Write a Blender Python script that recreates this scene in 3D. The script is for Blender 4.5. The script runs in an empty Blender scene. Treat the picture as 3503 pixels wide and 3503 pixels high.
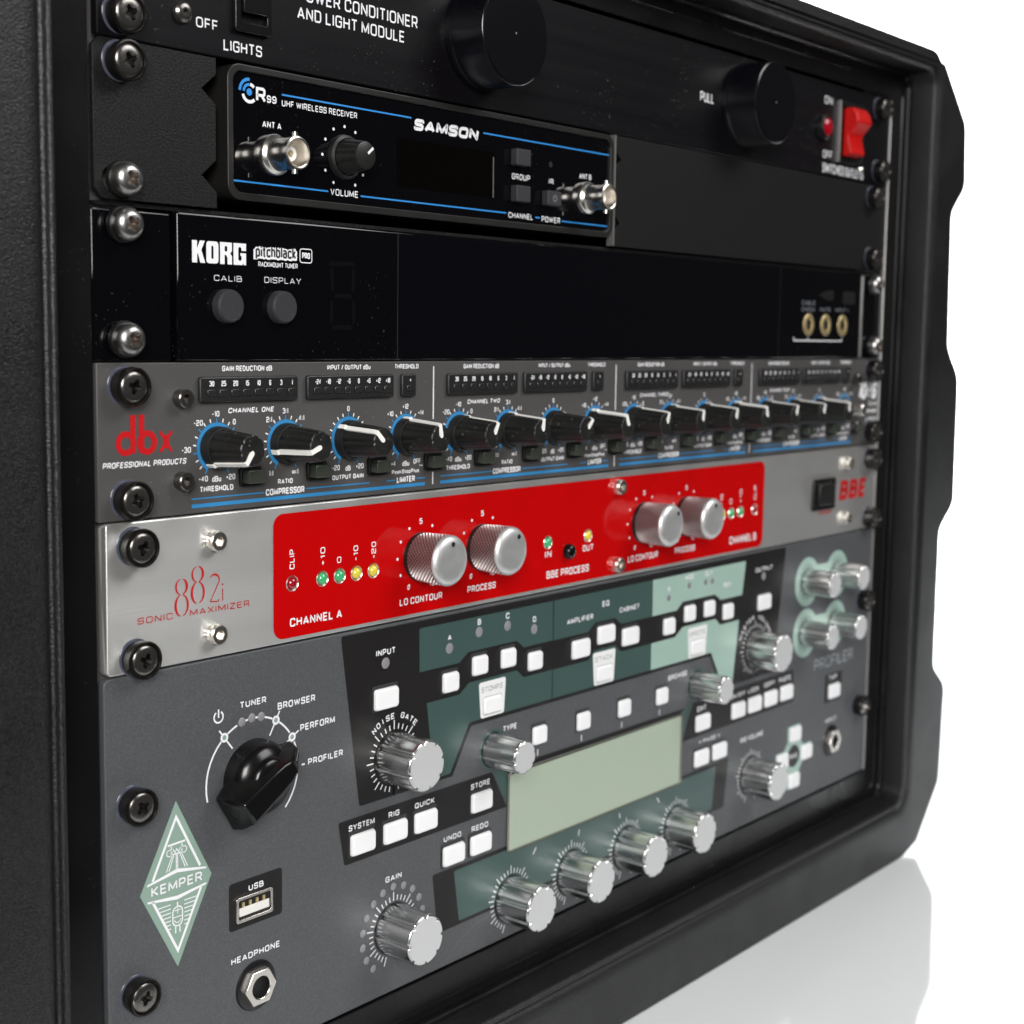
import bpy, bmesh, math, random
from mathutils import Vector
from mathutils.geometry import tessellate_polygon
random.seed(4)
MM = 0.001
scn = bpy.context.scene
COL = scn.collection
R = math.radians

# ------------------------------------------------------------------ camera
cd = bpy.data.cameras.new('camera'); cam = bpy.data.objects.new('camera', cd); COL.objects.link(cam)
cam.location = (-0.24451, -0.35018, 0.231826)
cam.rotation_euler = (R(83.59339), R(-0.85055), R(-50.42028))
cd.sensor_width = 36; cd.lens = 52.134; cd.shift_x = -0.0001; cd.shift_y = -0.00972
cd.clip_start = 0.01; cd.clip_end = 60
cd.dof.use_dof = True; cd.dof.focus_distance = 0.470; cd.dof.aperture_fstop = 16
scn.camera = cam

# ------------------------------------------------------------------ light
world = bpy.data.worlds.new('World'); scn.world = world; world.use_nodes = True
bg = world.node_tree.nodes['Background']; bg.inputs[0].default_value = (1, 1, 1, 1); bg.inputs[1].default_value = 0.03


def area(name, loc, target, sx, sy, power, color=(1, 1, 1)):
    l = bpy.data.lights.new(name, 'AREA'); l.shape = 'RECTANGLE'; l.size = sx; l.size_y = sy
    l.energy = power; l.color = color
    o = bpy.data.objects.new(name, l); COL.objects.link(o); o.location = loc
    o.rotation_euler = (Vector(target) - Vector(loc)).to_track_quat('-Z', 'Y').to_euler()
    return o


area('key_softbox', (-0.80, -0.95, 0.62), (0.17, 0, 0.15), 0.55, 0.55, 21, (1, .985, .965))
area('overhead_softbox', (0.85, -1.05, 1.25), (0.22, 0, 0.15), 0.9, 0.7, 15)
bl = area('backdrop_light', (1.25, 0.75, 2.4), (2.3, 1.45, 0.9), 2.6, 0.8, 400); bl.data.spread = R(120)

scn.view_settings.view_transform = 'Standard'
scn.view_settings.look = 'None'
scn.view_settings.exposure = 0
scn.view_settings.gamma = 1
scn.render.engine = 'CYCLES'
cy = scn.cycles
cy.use_denoising = True
cy.max_bounces = 8; cy.caustics_reflective = True; cy.blur_glossy = 0.3
cy.sample_clamp_indirect = 4

# ------------------------------------------------------------------ materials


def mat(name, color, rough=.5, metal=0., spec=.5, bump=0, bscale=1000, speck=0, sscale=2500, coat=0, aniso=0,
        stretch=None, var=0, vscale=60, emit=None, trans=0, ior=1.5, bdist=.0003, dust=0, dscale=700):
    m = bpy.data.materials.new(name); m.use_nodes = True
    nt = m.node_tree; N = nt.nodes; L = nt.links
    b = N['Principled BSDF']
    b.inputs['Base Color'].default_value = (*color, 1); b.inputs['Roughness'].default_value = rough
    b.inputs['Metallic'].default_value = metal; b.inputs['Specular IOR Level'].default_value = spec
    b.inputs['Coat Weight'].default_value = coat; b.inputs['Anisotropic'].default_value = aniso
    b.inputs['Transmission Weight'].default_value = trans; b.inputs['IOR'].default_value = ior
    if coat: b.inputs['Coat Roughness'].default_value = .04
    if emit:
        b.inputs['Emission Color'].default_value = (*emit[0], 1); b.inputs['Emission Strength'].default_value = emit[1]
    tc = N.new('ShaderNodeTexCoord'); src = tc.outputs['Object']
    if aniso:        # brushed along x, so highlights spread up and down
        tg = N.new('ShaderNodeTangent'); tg.direction_type = 'RADIAL'; tg.axis = 'X'; L.new(tg.outputs[0], b.inputs['Tangent'])
    if stretch:
        mp = N.new('ShaderNodeMapping'); mp.inputs['Scale'].default_value = stretch
        L.new(src, mp.inputs[0]); src = mp.outputs[0]
    if bump:
        n = N.new('ShaderNodeTexNoise'); n.inputs['Scale'].default_value = bscale; n.inputs['Detail'].default_value = 2
        L.new(src, n.inputs['Vector'])
        bp = N.new('ShaderNodeBump'); bp.inputs['Strength'].default_value = bump; bp.inputs['Distance'].default_value = bdist
        L.new(n.outputs[0], bp.inputs['Height']); L.new(bp.outputs[0], b.inputs['Normal'])
    if speck or var:
        col = None
        if var:      # uneven wear and handling, patches a few centimetres across
            n = N.new('ShaderNodeTexNoise'); n.inputs['Scale'].default_value = vscale; n.inputs['Detail'].default_value = 4
            L.new(src, n.inputs['Vector'])
            r = N.new('ShaderNodeMapRange'); r.inputs[1].default_value = .3; r.inputs[2].default_value = .7
            r.inputs[3].default_value = rough - var; r.inputs[4].default_value = rough + var
            L.new(n.outputs[0], r.inputs[0]); L.new(r.outputs[0], b.inputs['Roughness'])
        if speck:    # fine metallic flecks of a powder coat; on the case, painted grain glints
            n = N.new('ShaderNodeTexNoise'); n.inputs['Scale'].default_value = sscale; n.inputs['Detail'].default_value = 1
            L.new(tc.outputs['Object'], n.inputs['Vector'])
            cr = N.new('ShaderNodeValToRGB')
            cr.color_ramp.elements[0].position = .45; cr.color_ramp.elements[0].color = (*color, 1)
            cr.color_ramp.elements[1].position = .75; cr.color_ramp.elements[1].color = (*[min(1, c * (1 + speck)) for c in color], 1)
            L.new(n.outputs[0], cr.inputs[0]); L.new(cr.outputs[0], b.inputs['Base Color'])
    if dust:         # scattered dust grains and lint
        n = N.new('ShaderNodeTexNoise'); n.inputs['Scale'].default_value = dscale; n.inputs['Detail'].default_value = 1
        L.new(tc.outputs['Object'], n.inputs['Vector'])
        n2 = N.new('ShaderNodeTexNoise'); n2.inputs['Scale'].default_value = 35
        L.new(tc.outputs['Object'], n2.inputs['Vector'])
        ad = N.new('ShaderNodeMath'); ad.operation = 'MULTIPLY_ADD'; ad.inputs[1].default_value = .35; L.new(n2.outputs[0], ad.inputs[0]); L.new(n.outputs[0], ad.inputs[2])
        r = N.new('ShaderNodeMapRange'); r.inputs[1].default_value = .93; r.inputs[2].default_value = .99; r.inputs[4].default_value = dust
        L.new(ad.outputs[0], r.inputs[0])
        mx = N.new('ShaderNodeMix'); mx.data_type = 'RGBA'; L.new(r.outputs[0], mx.inputs[0])
        lk = b.inputs['Base Color'].links
        if lk: L.new(lk[0].from_socket, mx.inputs[6])
        else: mx.inputs[6].default_value = (*color, 1)
        mx.inputs[7].default_value = (.42, .40, .37, 1); L.new(mx.outputs[2], b.inputs['Base Color'])
    return m


M = dict(
    case=mat('moulded plastic', (.0045, .0045, .0048), .37, spec=.5, bump=.7, bscale=1900, bdist=.0004, var=.06, vscale=40, speck=4, sscale=2100),  # speck paints glints of the grain's peaks into the colour
    case_in=mat('smooth case plastic', (.0045, .0045, .0047), .3, spec=.25, bump=.05, bscale=300, var=.08, vscale=25, dust=.12, dscale=1500),
    rail=mat('zinc rail', (.42, .41, .40), .42, metal=.8),
    anod=mat('black anodised', (.0042, .0036, .0046), .4, spec=.17, bump=.06, bscale=500, stretch=(.05, 1, 3), var=.06, dust=.25, dscale=1200),
    knobblk=mat('black turned aluminium', (.0025, .0025, .004), .2, metal=0, spec=.6, bump=.04, bscale=2500),
    powder=mat('black powder coat', (.0055, .0055, .0055), .46, spec=.22, bump=.6, bscale=2100, bdist=.0002, speck=3.5, sscale=2300),
    bezel=mat('satin black bezel', (.011, .0105, .010), .4, var=.05),
    gloss=mat('gloss black acrylic', (.0018, .0018, .0026), .03, spec=.4, dust=.1, dscale=1100),
    gloss2=mat('gloss dark glass', (.0022, .0022, .0034), .06, spec=.32),
    screen=mat('unlit display window', (.0015, .0012, .001), .08, spec=.25),
    rubber=mat('grey rubber button', (.021, .021, .025), .65, bump=.2, bscale=2500, dust=.15, dscale=1500),
    plastic=mat('black plastic', (.0065, .0065, .0065), .34, bump=.1, bscale=1500),
    plasticm=mat('matt black plastic', (.0075, .0075, .007), .45, bump=.25, bscale=1800, var=.08, vscale=200, dust=.2),
    bakelite=mat('gloss black bakelite', (.0042, .0042, .0042), .22, spec=.4),
    scr_blk=mat('black nickel screw', (.17, .16, .15), .24, metal=.9, bump=.2, bscale=500),
    scr_gun=mat('gunmetal screw', (.40, .39, .38), .33, metal=1, bump=.15, bscale=700),
    scr_rec=mat('screw recess worn metal', (.26, .22, .19), .38, metal=1, bump=.4, bscale=900),
    scr_hol=mat('dark screw recess', (.10, .095, .09), .3, metal=1, bump=.3, bscale=900),
    meter=mat('charcoal moulding', (.0135, .0135, .014), .4, bump=.3, bscale=1800),
    satin2=mat('turned satin cap', (.70, .705, .70), .42, metal=.75, bump=.08, bscale=900, var=.05, vscale=300),
    washer=mat('translucent washer', (.075, .08, .11), .2, spec=.5),
    cup=mat('black cup washer', (.04, .038, .036), .2, metal=.8),
    nickel=mat('nickel plate', (.86, .82, .76), .27, metal=1),
    nickel_r=mat('knurled nickel', (.78, .74, .68), .3, metal=1),
    ptfe=mat('white insulator', (.75, .73, .7), .4),
    brass=mat('brass', (.95, .76, .40), .35, metal=.85),
    white=mat('white print', (.80, .80, .82), .5, spec=.3),
    whitep=mat('white pointer paint', (.84, .83, .79), .45),
    dim=mat('grey print', (.22, .23, .26), .5),
    blue=mat('blue print', (.03, .225, .49), .45),
    blue2=mat('bright blue print', (.03, .25, .66), .4),
    red=mat('red print', (.47, .004, .007), .45),
    redpanel=mat('gloss red panel', (.485, .0012, .0018), .06, spec=.45, var=.02),
    redplast=mat('red plastic', (.50, .005, .004), .4, spec=.25),
    redjewel=mat('red jewel', (.32, .003, .012), .12, bump=.6, bscale=700),
    dbx=mat('grey satin paint', (.068, .065, .064), .5, bump=.08, bscale=1500, var=.05, vscale=30, dust=.18, dscale=1200),
    alu=mat('brushed aluminium', (.68, .675, .655), .36, metal=.78, aniso=.85, bump=.35, bscale=1000, stretch=(.012, 1, 1.6), bdist=.00008, var=.05, vscale=25, dust=.12, dscale=1200),
    kmp=mat('dark slate powder coat', (.066, .069, .074), .5, bump=.14, bscale=1900, bdist=.0002, speck=.45, sscale=2200),
    kblack=mat('black screen print', (.0115, .0105, .0105), .42, spec=.3, bump=.06, bscale=1800, dust=.12),
    kgreen=mat('dark green print', (.043, .082, .075), .36),
    klight=mat('pale green print', (.33, .47, .41), .36),
    kbadge=mat('sage green print', (.24, .345, .285), .5),
    recess=mat('charcoal recess', (.035, .035, .036), .5),
    kbtn=mat('white silicone key', (.86, .86, .87), .42, spec=.4),
    kplate=mat('white key plate', (.80, .81, .80), .45),
    ink=mat('dark ink', (.03, .035, .04), .5),
    chrome=mat('chromed knob', (.68, .685, .68), .25, metal=1),
    satin=mat('satin metal cap', (.66, .67, .67), .55, metal=.4),
    lcd=mat('unlit green display', (.37, .435, .345), .35, spec=.4),
    acry=mat('display window edge', (.20, .20, .165), .15, metal=.3),
    ledoff=mat('unlit led', (.24, .235, .25), .35),
    ledpurple=mat('unlit led dark', (.20, .18, .21), .4),
    lgreen=mat('green led', (.05, .42, .16), .15, coat=1),
    lyellow=mat('yellow led', (.70, .58, .06), .15, coat=1),
    lred=mat('red led', (.30, .006, .012), .15, coat=1),
    ledwin=mat('smoked led window', (.02, .02, .02), .2),
    dkbtn=mat('smoky key', (.048, .055, .043), .25),
    floor=mat('white acrylic', (.87, .89, .90), .045, spec=.55),
    wall=mat('white paper', (.88, .88, .88), .8),
    hole=mat('dark hole', (.004, .004, .004), .6),
    steel=mat('bright screw steel', (.62, .6, .56), .22, metal=1),
    greybtn=mat('pale grey key', (.42, .45, .47), .4),
)


def knurl_material():
    m = mat('knurled metal', (.60, .59, .58), .3, metal=1)
    nt = m.node_tree; N = nt.nodes; L = nt.links; b = N['Principled BSDF']
    tc = N.new('ShaderNodeTexCoord'); sx = N.new('ShaderNodeSeparateXYZ'); L.new(tc.outputs['Object'], sx.inputs[0])

    def mth(op, a, c=None):
        n = N.new('ShaderNodeMath'); n.operation = op
        for k, v in ((0, a), (1, c)):
            if v is None: continue
            if isinstance(v, (int, float)): n.inputs[k].default_value = v
            else: L.new(v, n.inputs[k])
        return n.outputs[0]
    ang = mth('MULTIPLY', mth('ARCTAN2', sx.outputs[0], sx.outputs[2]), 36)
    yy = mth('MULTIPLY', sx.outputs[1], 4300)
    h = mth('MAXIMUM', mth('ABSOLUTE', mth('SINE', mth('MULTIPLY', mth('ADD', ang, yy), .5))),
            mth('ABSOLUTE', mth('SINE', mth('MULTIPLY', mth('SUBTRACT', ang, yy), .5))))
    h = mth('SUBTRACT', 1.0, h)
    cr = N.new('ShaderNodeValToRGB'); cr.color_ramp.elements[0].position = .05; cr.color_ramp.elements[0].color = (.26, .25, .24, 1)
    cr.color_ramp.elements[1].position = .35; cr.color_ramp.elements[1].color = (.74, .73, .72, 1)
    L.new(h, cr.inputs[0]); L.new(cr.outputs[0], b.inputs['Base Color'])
    bp = N.new('ShaderNodeBump'); bp.inputs['Strength'].default_value = 1; bp.inputs['Distance'].default_value = .0016
    L.new(h, bp.inputs['Height']); L.new(bp.outputs[0], b.inputs['Normal'])
    return m


M['knurl'] = knurl_material()

# ------------------------------------------------------------------ mesh helpers (millimetres: x right, y into the rack, z up)


def rrect(x0, x1, z0, z1, r, n=5):
    r = max(.01, min(r, (x1 - x0) / 2 - .001, (z1 - z0) / 2 - .001)); out = []
    for cx, cz, a in ((x1 - r, z0 + r, -90), (x1 - r, z1 - r, 0), (x0 + r, z1 - r, 90), (x0 + r, z0 + r, 180)):
        for k in range(n + 1):
            t = R(a + 90 * k / n); out.append((cx + r * math.cos(t), cz + r * math.sin(t)))
    return out


def rpoly(pts, r, n=4, closed=True):
    """polygon or polyline with rounded corners; a point may carry its own radius as a third number"""
    out = []; N = len(pts)
    for i, p in enumerate(pts):
        rr = p[2] if len(p) > 2 else r
        if (not closed and i in (0, N - 1)) or rr <= 0:
            out.append((p[0], p[1])); continue
        P = Vector(p[:2]); A = Vector(pts[i - 1][:2]) - P; B = Vector(pts[(i + 1) % N][:2]) - P
        la, lb = A.length, B.length
        if la < 1e-9 or lb < 1e-9: out.append((P.x, P.y)); continue
        A /= la; B /= lb
        ang = A.angle(B)
        if ang > 3.1: out.append((P.x, P.y)); continue
        d = min(rr / math.tan(ang / 2), la * .48, lb * .48)
        p0 = P + A * d; p1 = P + B * d
        for k in range(n + 1):
            t = k / n; q = p0 * (1 - t) ** 2 + P * 2 * t * (1 - t) + p1 * t * t
            out.append((q.x, q.y))
    return out


def circ(cx, cz, r, n=24, rz=None):
    rz = rz or r
    return [(cx + r * math.cos(2 * math.pi * k / n), cz + rz * math.sin(2 * math.pi * k / n)) for k in range(n)]


def pol(cx, cz, r, deg):     # clock angle: 0 up, positive to the right
    return (cx + r * math.sin(R(deg)), cz + r * math.cos(R(deg)))


_fc = {}


def glyphs(s, bold):
    k = (s, bold)
    if k not in _fc:
        c = bpy.data.curves.new('type', 'FONT'); c.body = s; c.offset = bold; c.resolution_u = 3
        o = bpy.data.objects.new('type', c); me = o.to_mesh()
        _fc[k] = ([(v.co.x, v.co.y) for v in me.vertices], [tuple(p.vertices) for p in me.polygons])
        o.to_mesh_clear(); bpy.data.objects.remove(o); bpy.data.curves.remove(c)
    return _fc[k]


EU = {  # square-shouldered capitals: strokes in a box one unit high
    'A': (.80, [[(0, 0, 0), (.40, 1, .06), (.80, 0, 0)], [(.15, .28, 0), (.65, .28, 0)]]),
    'B': (.72, [[(0, .5, 0), (0, 1, 0), (.66, 1, .2), (.66, .52, .1), (0, .52, 0)], [(0, .5, 0), (0, 0, 0), (.72, 0, .2), (.72, .52, .15), (.6, .52, 0)]]),
    'C': (.72, [[(.72, .72, 0), (.72, 1, .2), (0, 1, .25), (0, 0, .25), (.72, 0, .2), (.72, .28, 0)]]),
    'D': (.74, [[(0, .01, 0), (0, 1, 0), (.74, 1, .28), (.74, 0, .28), (0, 0, 0)]]),
    'E': (.62, [[(.62, 1, 0), (0, 1, 0), (0, 0, 0), (.62, 0, 0)], [(.02, .51, 0), (.56, .51, 0)]]),
    'F': (.60, [[(.60, 1, 0), (0, 1, 0), (0, 0, 0)], [(.02, .49, 0), (.54, .49, 0)]]),
    'G': (.74, [[(.74, .75, 0), (.74, 1, .2), (0, 1, .25), (0, 0, .25), (.74, 0, .2), (.74, .5, 0), (.40, .5, 0)]]),
    'H': (.74, [[(0, 0, 0), (0, 1, 0)], [(.74, 0, 0), (.74, 1, 0)], [(.02, .52, 0), (.72, .52, 0)]]),
    'I': (.0, [[(0, 0, 0), (0, 1, 0)]]),
    'K': (.70, [[(0, 0, 0), (0, 1, 0)], [(.68, 1, 0), (.16, .52, .02), (.72, 0, 0)], [(.02, .52, 0), (.2, .52, 0)]]),
    'L': (.58, [[(0, 1, 0), (0, 0, 0), (.58, 0, 0)]]),
    'M': (.92, [[(0, 0, 0), (0, 1, .02), (.46, .12, .02), (.92, 1, .02), (.92, 0, 0)]]),
    'N': (.74, [[(0, 0, 0), (0, 1, .02), (.74, 0, .02), (.74, 1, 0)]]),
    'O': (.76, [[(.76, .5, 0), (.76, 1, .28), (0, 1, .28), (0, 0, .28), (.76, 0, .28), (.76, .501, 0)]]),
    'P': (.68, [[(0, 0, 0), (0, 1, 0), (.68, 1, .22), (.68, .42, .22), (.02, .42, 0)]]),
    'R': (.70, [[(0, 0, 0), (0, 1, 0), (.68, 1, .2), (.68, .45, .2), (.02, .45, 0)], [(.42, .44, 0), (.72, 0, 0)]]),
    'S': (.70, [[(.70, .76, 0), (.70, 1, .2), (0, 1, .2), (0, .52, .2), (.70, .52, .2), (.70, 0, .2), (0, 0, .2), (0, .24, 0)]]),
    'T': (.70, [[(0, 1, 0), (.70, 1, 0)], [(.35, .98, 0), (.35, 0, 0)]]),
    'U': (.74, [[(0, 1, 0), (0, 0, .25), (.74, 0, .25), (.74, 1, 0)]]),
    'V': (.78, [[(0, 1, 0), (.39, 0, .05), (.78, 1, 0)]]),
    'W': (1.1, [[(0, 1, 0), (.27, 0, .04), (.55, .95, .04), (.83, 0, .04), (1.1, 1, 0)]]),
    'X': (.74, [[(0, 0, 0), (.74, 1, 0)], [(0, 1, 0), (.36, .52, 0)], [(.38, .48, 0), (.74, 0, 0)]]),
    'Y': (.76, [[(0, 1, 0), (.38, .46, .02), (.76, 1, 0)], [(.38, .44, 0), (.38, 0, 0)]]),
    'Z': (.70, [[(0, 1, 0), (.70, 1, .02), (0, 0, .02), (.70, 0, 0)]]),
    '0': (.70, [[(.70, .5, 0), (.70, 1, .26), (0, 1, .26), (0, 0, .26), (.70, 0, .26), (.70, .501, 0)]]),
    '1': (.22, [[(0, .78, 0), (.22, 1, .02), (.22, 0, 0)]]),
    '2': (.70, [[(0, .76, 0), (0, 1, .2), (.70, 1, .2), (.70, .52, .2), (0, .5, .2), (0, 0, 0), (.70, 0, 0)]]),
    '4': (.72, [[(.52, 0, 0), (.52, 1, .02), (0, .26, .02), (.72, .26, 0)]]),
    '5': (.70, [[(.68, 1, 0), (.04, 1, 0), (.02, .56, .03), (.70, .6, .2), (.70, 0, .2), (0, 0, .2), (0, .2, 0)]]),
    '6': (.70, [[(.68, .8, 0), (.68, 1, .2), (0, 1, .24), (0, 0, .24), (.70, 0, .22), (.70, .55, .22), (.03, .55, 0)]]),
    '3': (.68, [[(0, .8, 0), (0, 1, .2), (.66, 1, .2), (.66, .52, .12), (.2, .52, 0)], [(.5, .52, 0), (.68, .52, .1), (.68, 0, .2), (0, 0, .2), (0, .2, 0)]]),
    '8': (.70, [[(.35, 1, 0), (.66, 1, .2), (.66, .53, .2), (.04, .53, .2), (.04, 1, .2), (.351, 1, 0)], [(.35, .53, 0), (.70, .53, .2), (.70, 0, .2), (0, 0, .2), (0, .53, .2), (.351, .53, 0)]]),
    '9': (.70, [[(.02, .2, 0), (.02, 0, .2), (.70, 0, .24), (.70, 1, .24), (0, 1, .22), (0, .45, .22), (.67, .45, 0)]]),
    'Q': (.78, [[(.76, .5, 0), (.76, 1, .28), (0, 1, .28), (0, 0, .28), (.76, 0, .28), (.76, .501, 0)], [(.48, .26, 0), (.84, -.04, 0)]]),
    ':': (.0, [[(0, .1, 0), (0, .26, 0)], [(0, .54, 0), (0, .7, 0)]]), '/': (.45, [[(0, -.03, 0), (.45, 1.03, 0)]]),
    '<': (.5, [[(.5, .9, 0), (0, .5, .02), (.5, .1, 0)]]), '>': (.5, [[(0, .9, 0), (.5, .5, .02), (0, .1, 0)]]),
    '\u221e': (.95, [[(.47, .42, 0), (.62, .66, .15), (.95, .66, .2), (.95, .18, .2), (.62, .18, .15), (.34, .66, .15), (0, .66, .2), (0, .18, .2), (.34, .18, .15), (.471, .421, 0)]]),
    'd': (.56, [[(.56, 1, 0), (.56, 0, 0)], [(.54, .68, 0), (0, .68, .22), (0, 0, .22), (.54, 0, 0)]]), 'b': (.56, [[(0, 1, 0), (0, 0, 0)], [(.02, .68, 0), (.56, .68, .22), (.56, 0, .22), (.02, 0, 0)]]),
    'p': (.56, [[(0, .7, 0), (0, -.3, 0)], [(.02, .68, 0), (.56, .68, .22), (.56, 0, .22), (.02, 0, 0)]]), 'u': (.54, [[(0, .7, 0), (0, 0, .2), (.54, 0, .1), (.54, .7, 0)]]),
    'e': (.54, [[(.02, .36, 0), (.54, .36, .02), (.54, .68, .2), (0, .68, .22), (0, 0, .22), (.52, 0, .1), (.52, .1, 0)]]), 'a': (.52, [[(.04, .6, 0), (.04, .68, .1), (.52, .68, .2), (.52, 0, 0)], [(.5, .4, 0), (0, .4, .16), (0, 0, .16), (.5, 0, 0)]]),
    'k': (.5, [[(0, 1, 0), (0, 0, 0)], [(.46, .7, 0), (.12, .36, .02), (.5, 0, 0)]]), 't': (.3, [[(.12, .95, 0), (.12, 0, .12), (.32, 0, 0)], [(-.12, .68, 0), (.36, .68, 0)]]), 'o': (.56, [[(.56, .34, 0), (.56, .68, .24), (0, .68, .24), (0, 0, .24), (.56, 0, .24), (.56, .341, 0)]]),
    'l': (.0, [[(0, 1, 0), (0, 0, 0)]]), 'i': (.0, [[(0, .68, 0), (0, 0, 0)], [(0, .86, 0), (0, 1, 0)]]), 's': (.48, [[(.47, .55, 0), (.47, .68, .14), (0, .68, .15), (0, .36, .15), (.48, .36, .15), (.48, 0, .15), (0, 0, .14), (0, .14, 0)]]),
    'm': (.86, [[(0, 0, 0), (0, .69, 0)], [(.02, .68, 0), (.43, .68, .18), (.43, 0, 0)], [(.45, .68, 0), (.86, .68, .18), (.86, 0, 0)]]), 'r': (.34, [[(0, 0, 0), (0, .69, 0)], [(.02, .5, 0), (.06, .68, .12), (.34, .68, 0)]]), 'c': (.5, [[(.5, .54, 0), (.5, .68, .16), (0, .68, .22), (0, 0, .22), (.5, 0, .16), (.5, .15, 0)]]), 'h': (.54, [[(0, 1, 0), (0, 0, 0)], [(.02, .68, 0), (.54, .68, .2), (.54, 0, 0)]]),
    '-': (.40, [[(0, .45, 0), (.40, .45, 0)]]), '+': (.5, [[(0, .45, 0), (.5, .45, 0)], [(.25, .2, 0), (.25, .44, 0)], [(.25, .46, 0), (.25, .7, 0)]]),
}


class MB:
    def __init__(s): s.v = []; s.f = []

    def face(s, pts): b = len(s.v); s.v += pts; s.f.append(tuple(range(b, b + len(pts)))); return s

    def poly(s, pts, y=0., holes=(), flip=False):
        loops = [pts, *holes]; flat = [p for l in loops for p in l]
        b = len(s.v); s.v += [(p[0], y, p[1]) for p in flat]
        for t in tessellate_polygon([[Vector((p[0], p[1], 0)) for p in l] for l in loops]):
            a, c, d = (flat[i] for i in t)
            ar = (c[0] - a[0]) * (d[1] - a[1]) - (c[1] - a[1]) * (d[0] - a[0])
            if abs(ar) < 1e-10: continue
            if (ar < 0) != flip: t = t[::-1]
            s.f.append(tuple(b + i for i in t))
        return s

    def wall(s, pts, y0, y1, pts1=None):
        pts1 = pts1 or pts; n = len(pts); b = len(s.v)
        s.v += [(p[0], y0, p[1]) for p in pts] + [(p[0], y1, p[1]) for p in pts1]
        for i in range(n):
            j = (i + 1) % n; s.f.append((b + i, b + n + i, b + n + j, b + j))
        return s

    def prism(s, pts, y0, y1, holes=(), back=True):
        s.poly(pts, y0, holes); s.wall(pts, y0, y1)
        for h in holes: s.wall(h, y0, y1)
        if back: s.poly(pts, y1, holes, flip=True)
        return s

    def box(s, x0, x1, y0, y1, z0, z1): return s.prism([(x0, z0), (x1, z0), (x1, z1), (x0, z1)], y0, y1)

    def taper(s, pts0, y0, pts1, y1): s.poly(pts0, y0); s.wall(pts0, y0, y1, pts1); s.poly(pts1, y1, flip=True); return s

    def lathe(s, cx, cz, prof, n=40, rf=None):
        """prof: (r, y) from front to back, axis along y"""
        rings = []
        for r, y in prof:
            if r < 1e-6: rings.append([len(s.v)]); s.v.append((cx, y, cz)); continue
            rings.append(list(range(len(s.v), len(s.v) + n)))
            for k in range(n):
                t = 2 * math.pi * k / n; q = r * (rf(t, y) if rf else 1)
                s.v.append((cx + q * math.sin(t), y, cz + q * math.cos(t)))
        for a, b in zip(rings, rings[1:]):
            for k in range(n):
                j = (k + 1) % n
                if len(a) == 1 and len(b) == 1: continue
                if len(a) == 1: s.f.append((a[0], b[k], b[j]))
                elif len(b) == 1: s.f.append((a[k], b[0], a[j]))
                else: s.f.append((a[k], b[k], b[j], a[j]))
        return s

    def strip(s, path, w, y=0., closed=False):
        """flat mitred stroke in the xz plane"""
        P = [Vector(p[:2]) for p in path]
        Q = [P[0]]
        for p in P[1:]:
            if (p - Q[-1]).length > 1e-5: Q.append(p)
        P = Q; n = len(P)
        ws = w if isinstance(w, (list, tuple)) else [w] * n
        if len(ws) != n: ws = [ws[0] + (ws[-1] - ws[0]) * i / (n - 1) for i in range(n)]
        L = []; Rr = []
        for i in range(n):
            d0 = (P[i] - P[i - 1]) if (i > 0 or closed) else None
            d1 = (P[(i + 1) % n] - P[i]) if (i < n - 1 or closed) else None
            if d0 is None: d0 = d1
            if d1 is None: d1 = d0
            d0 = d0.normalized(); d1 = d1.normalized()
            n0 = Vector((-d0.y, d0.x)); n1 = Vector((-d1.y, d1.x)); m = n0 + n1
            if m.length < 1e-6: m = n0
            m.normalize(); k = 1 / max(.45, m.dot(n0)); h = ws[i] / 2 * k
            L.append(P[i] + m * h); Rr.append(P[i] - m * h)
        b = len(s.v); s.v += [(p.x, y, p.y) for p in L] + [(p.x, y, p.y) for p in Rr]
        for i in range(n - (0 if closed else 1)):
            j = (i + 1) % n; s.f.append((b + n + i, b + n + j, b + j, b + i))
        return s

    def arc(s, cx, cz, r, w, a0, a1, y=0., n=None):
        n = n or max(6, int(abs(a1 - a0) / 7))
        return s.strip([pol(cx, cz, r, a0 + (a1 - a0) * k / n) for k in range(n + 1)], w, y)

    def tick(s, cx, cz, r0, r1, a, w, y): return s.strip([pol(cx, cz, r0, a), pol(cx, cz, r1, a)], w, y)

    def text(s, t, x0, x1, z0, z1, y=-.1, bold=.015, shear=0., rot=None):
        """lettering fitted to a box of capital height; rot = (cx, cz, clock angle) turns it about a point"""
        v, f = glyphs(t, bold)
        xs = [p[0] for p in v]; a, b_ = min(xs), max(xs)
        kx = (x1 - x0 - shear * (z1 - z0)) / (b_ - a); kz = (z1 - z0) / .70
        b = len(s.v)
        for p in v:
            X = x0 + (p[0] - a) * kx + shear * p[1] * kz; Z = z0 + p[1] * kz
            if rot:
                c, sn = math.cos(R(rot[2])), math.sin(R(rot[2])); dx, dz = X - rot[0], Z - rot[1]
                X = rot[0] + dx * c + dz * sn; Z = rot[1] - dx * sn + dz * c
            s.v.append((X, y, Z))
        for q in f:
            p = [v[i] for i in q]
            ar = sum(p[i][0] * p[(i + 1) % len(p)][1] - p[(i + 1) % len(p)][0] * p[i][1] for i in range(len(p)))
            s.f.append(tuple(b + i for i in (q if ar > 0 else q[::-1])))
        return s

    def ctext(s, t, cx, cz, h, y=-.1, bold=.015, kx=.9, shear=0.):
        v, f = glyphs(t, bold); xs = [p[0] for p in v]; w = (max(xs) - min(xs)) * h / .70 * kx
        return s.text(t, cx - w / 2, cx + w / 2, cz - h / 2, cz + h / 2, y, bold, shear)

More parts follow.
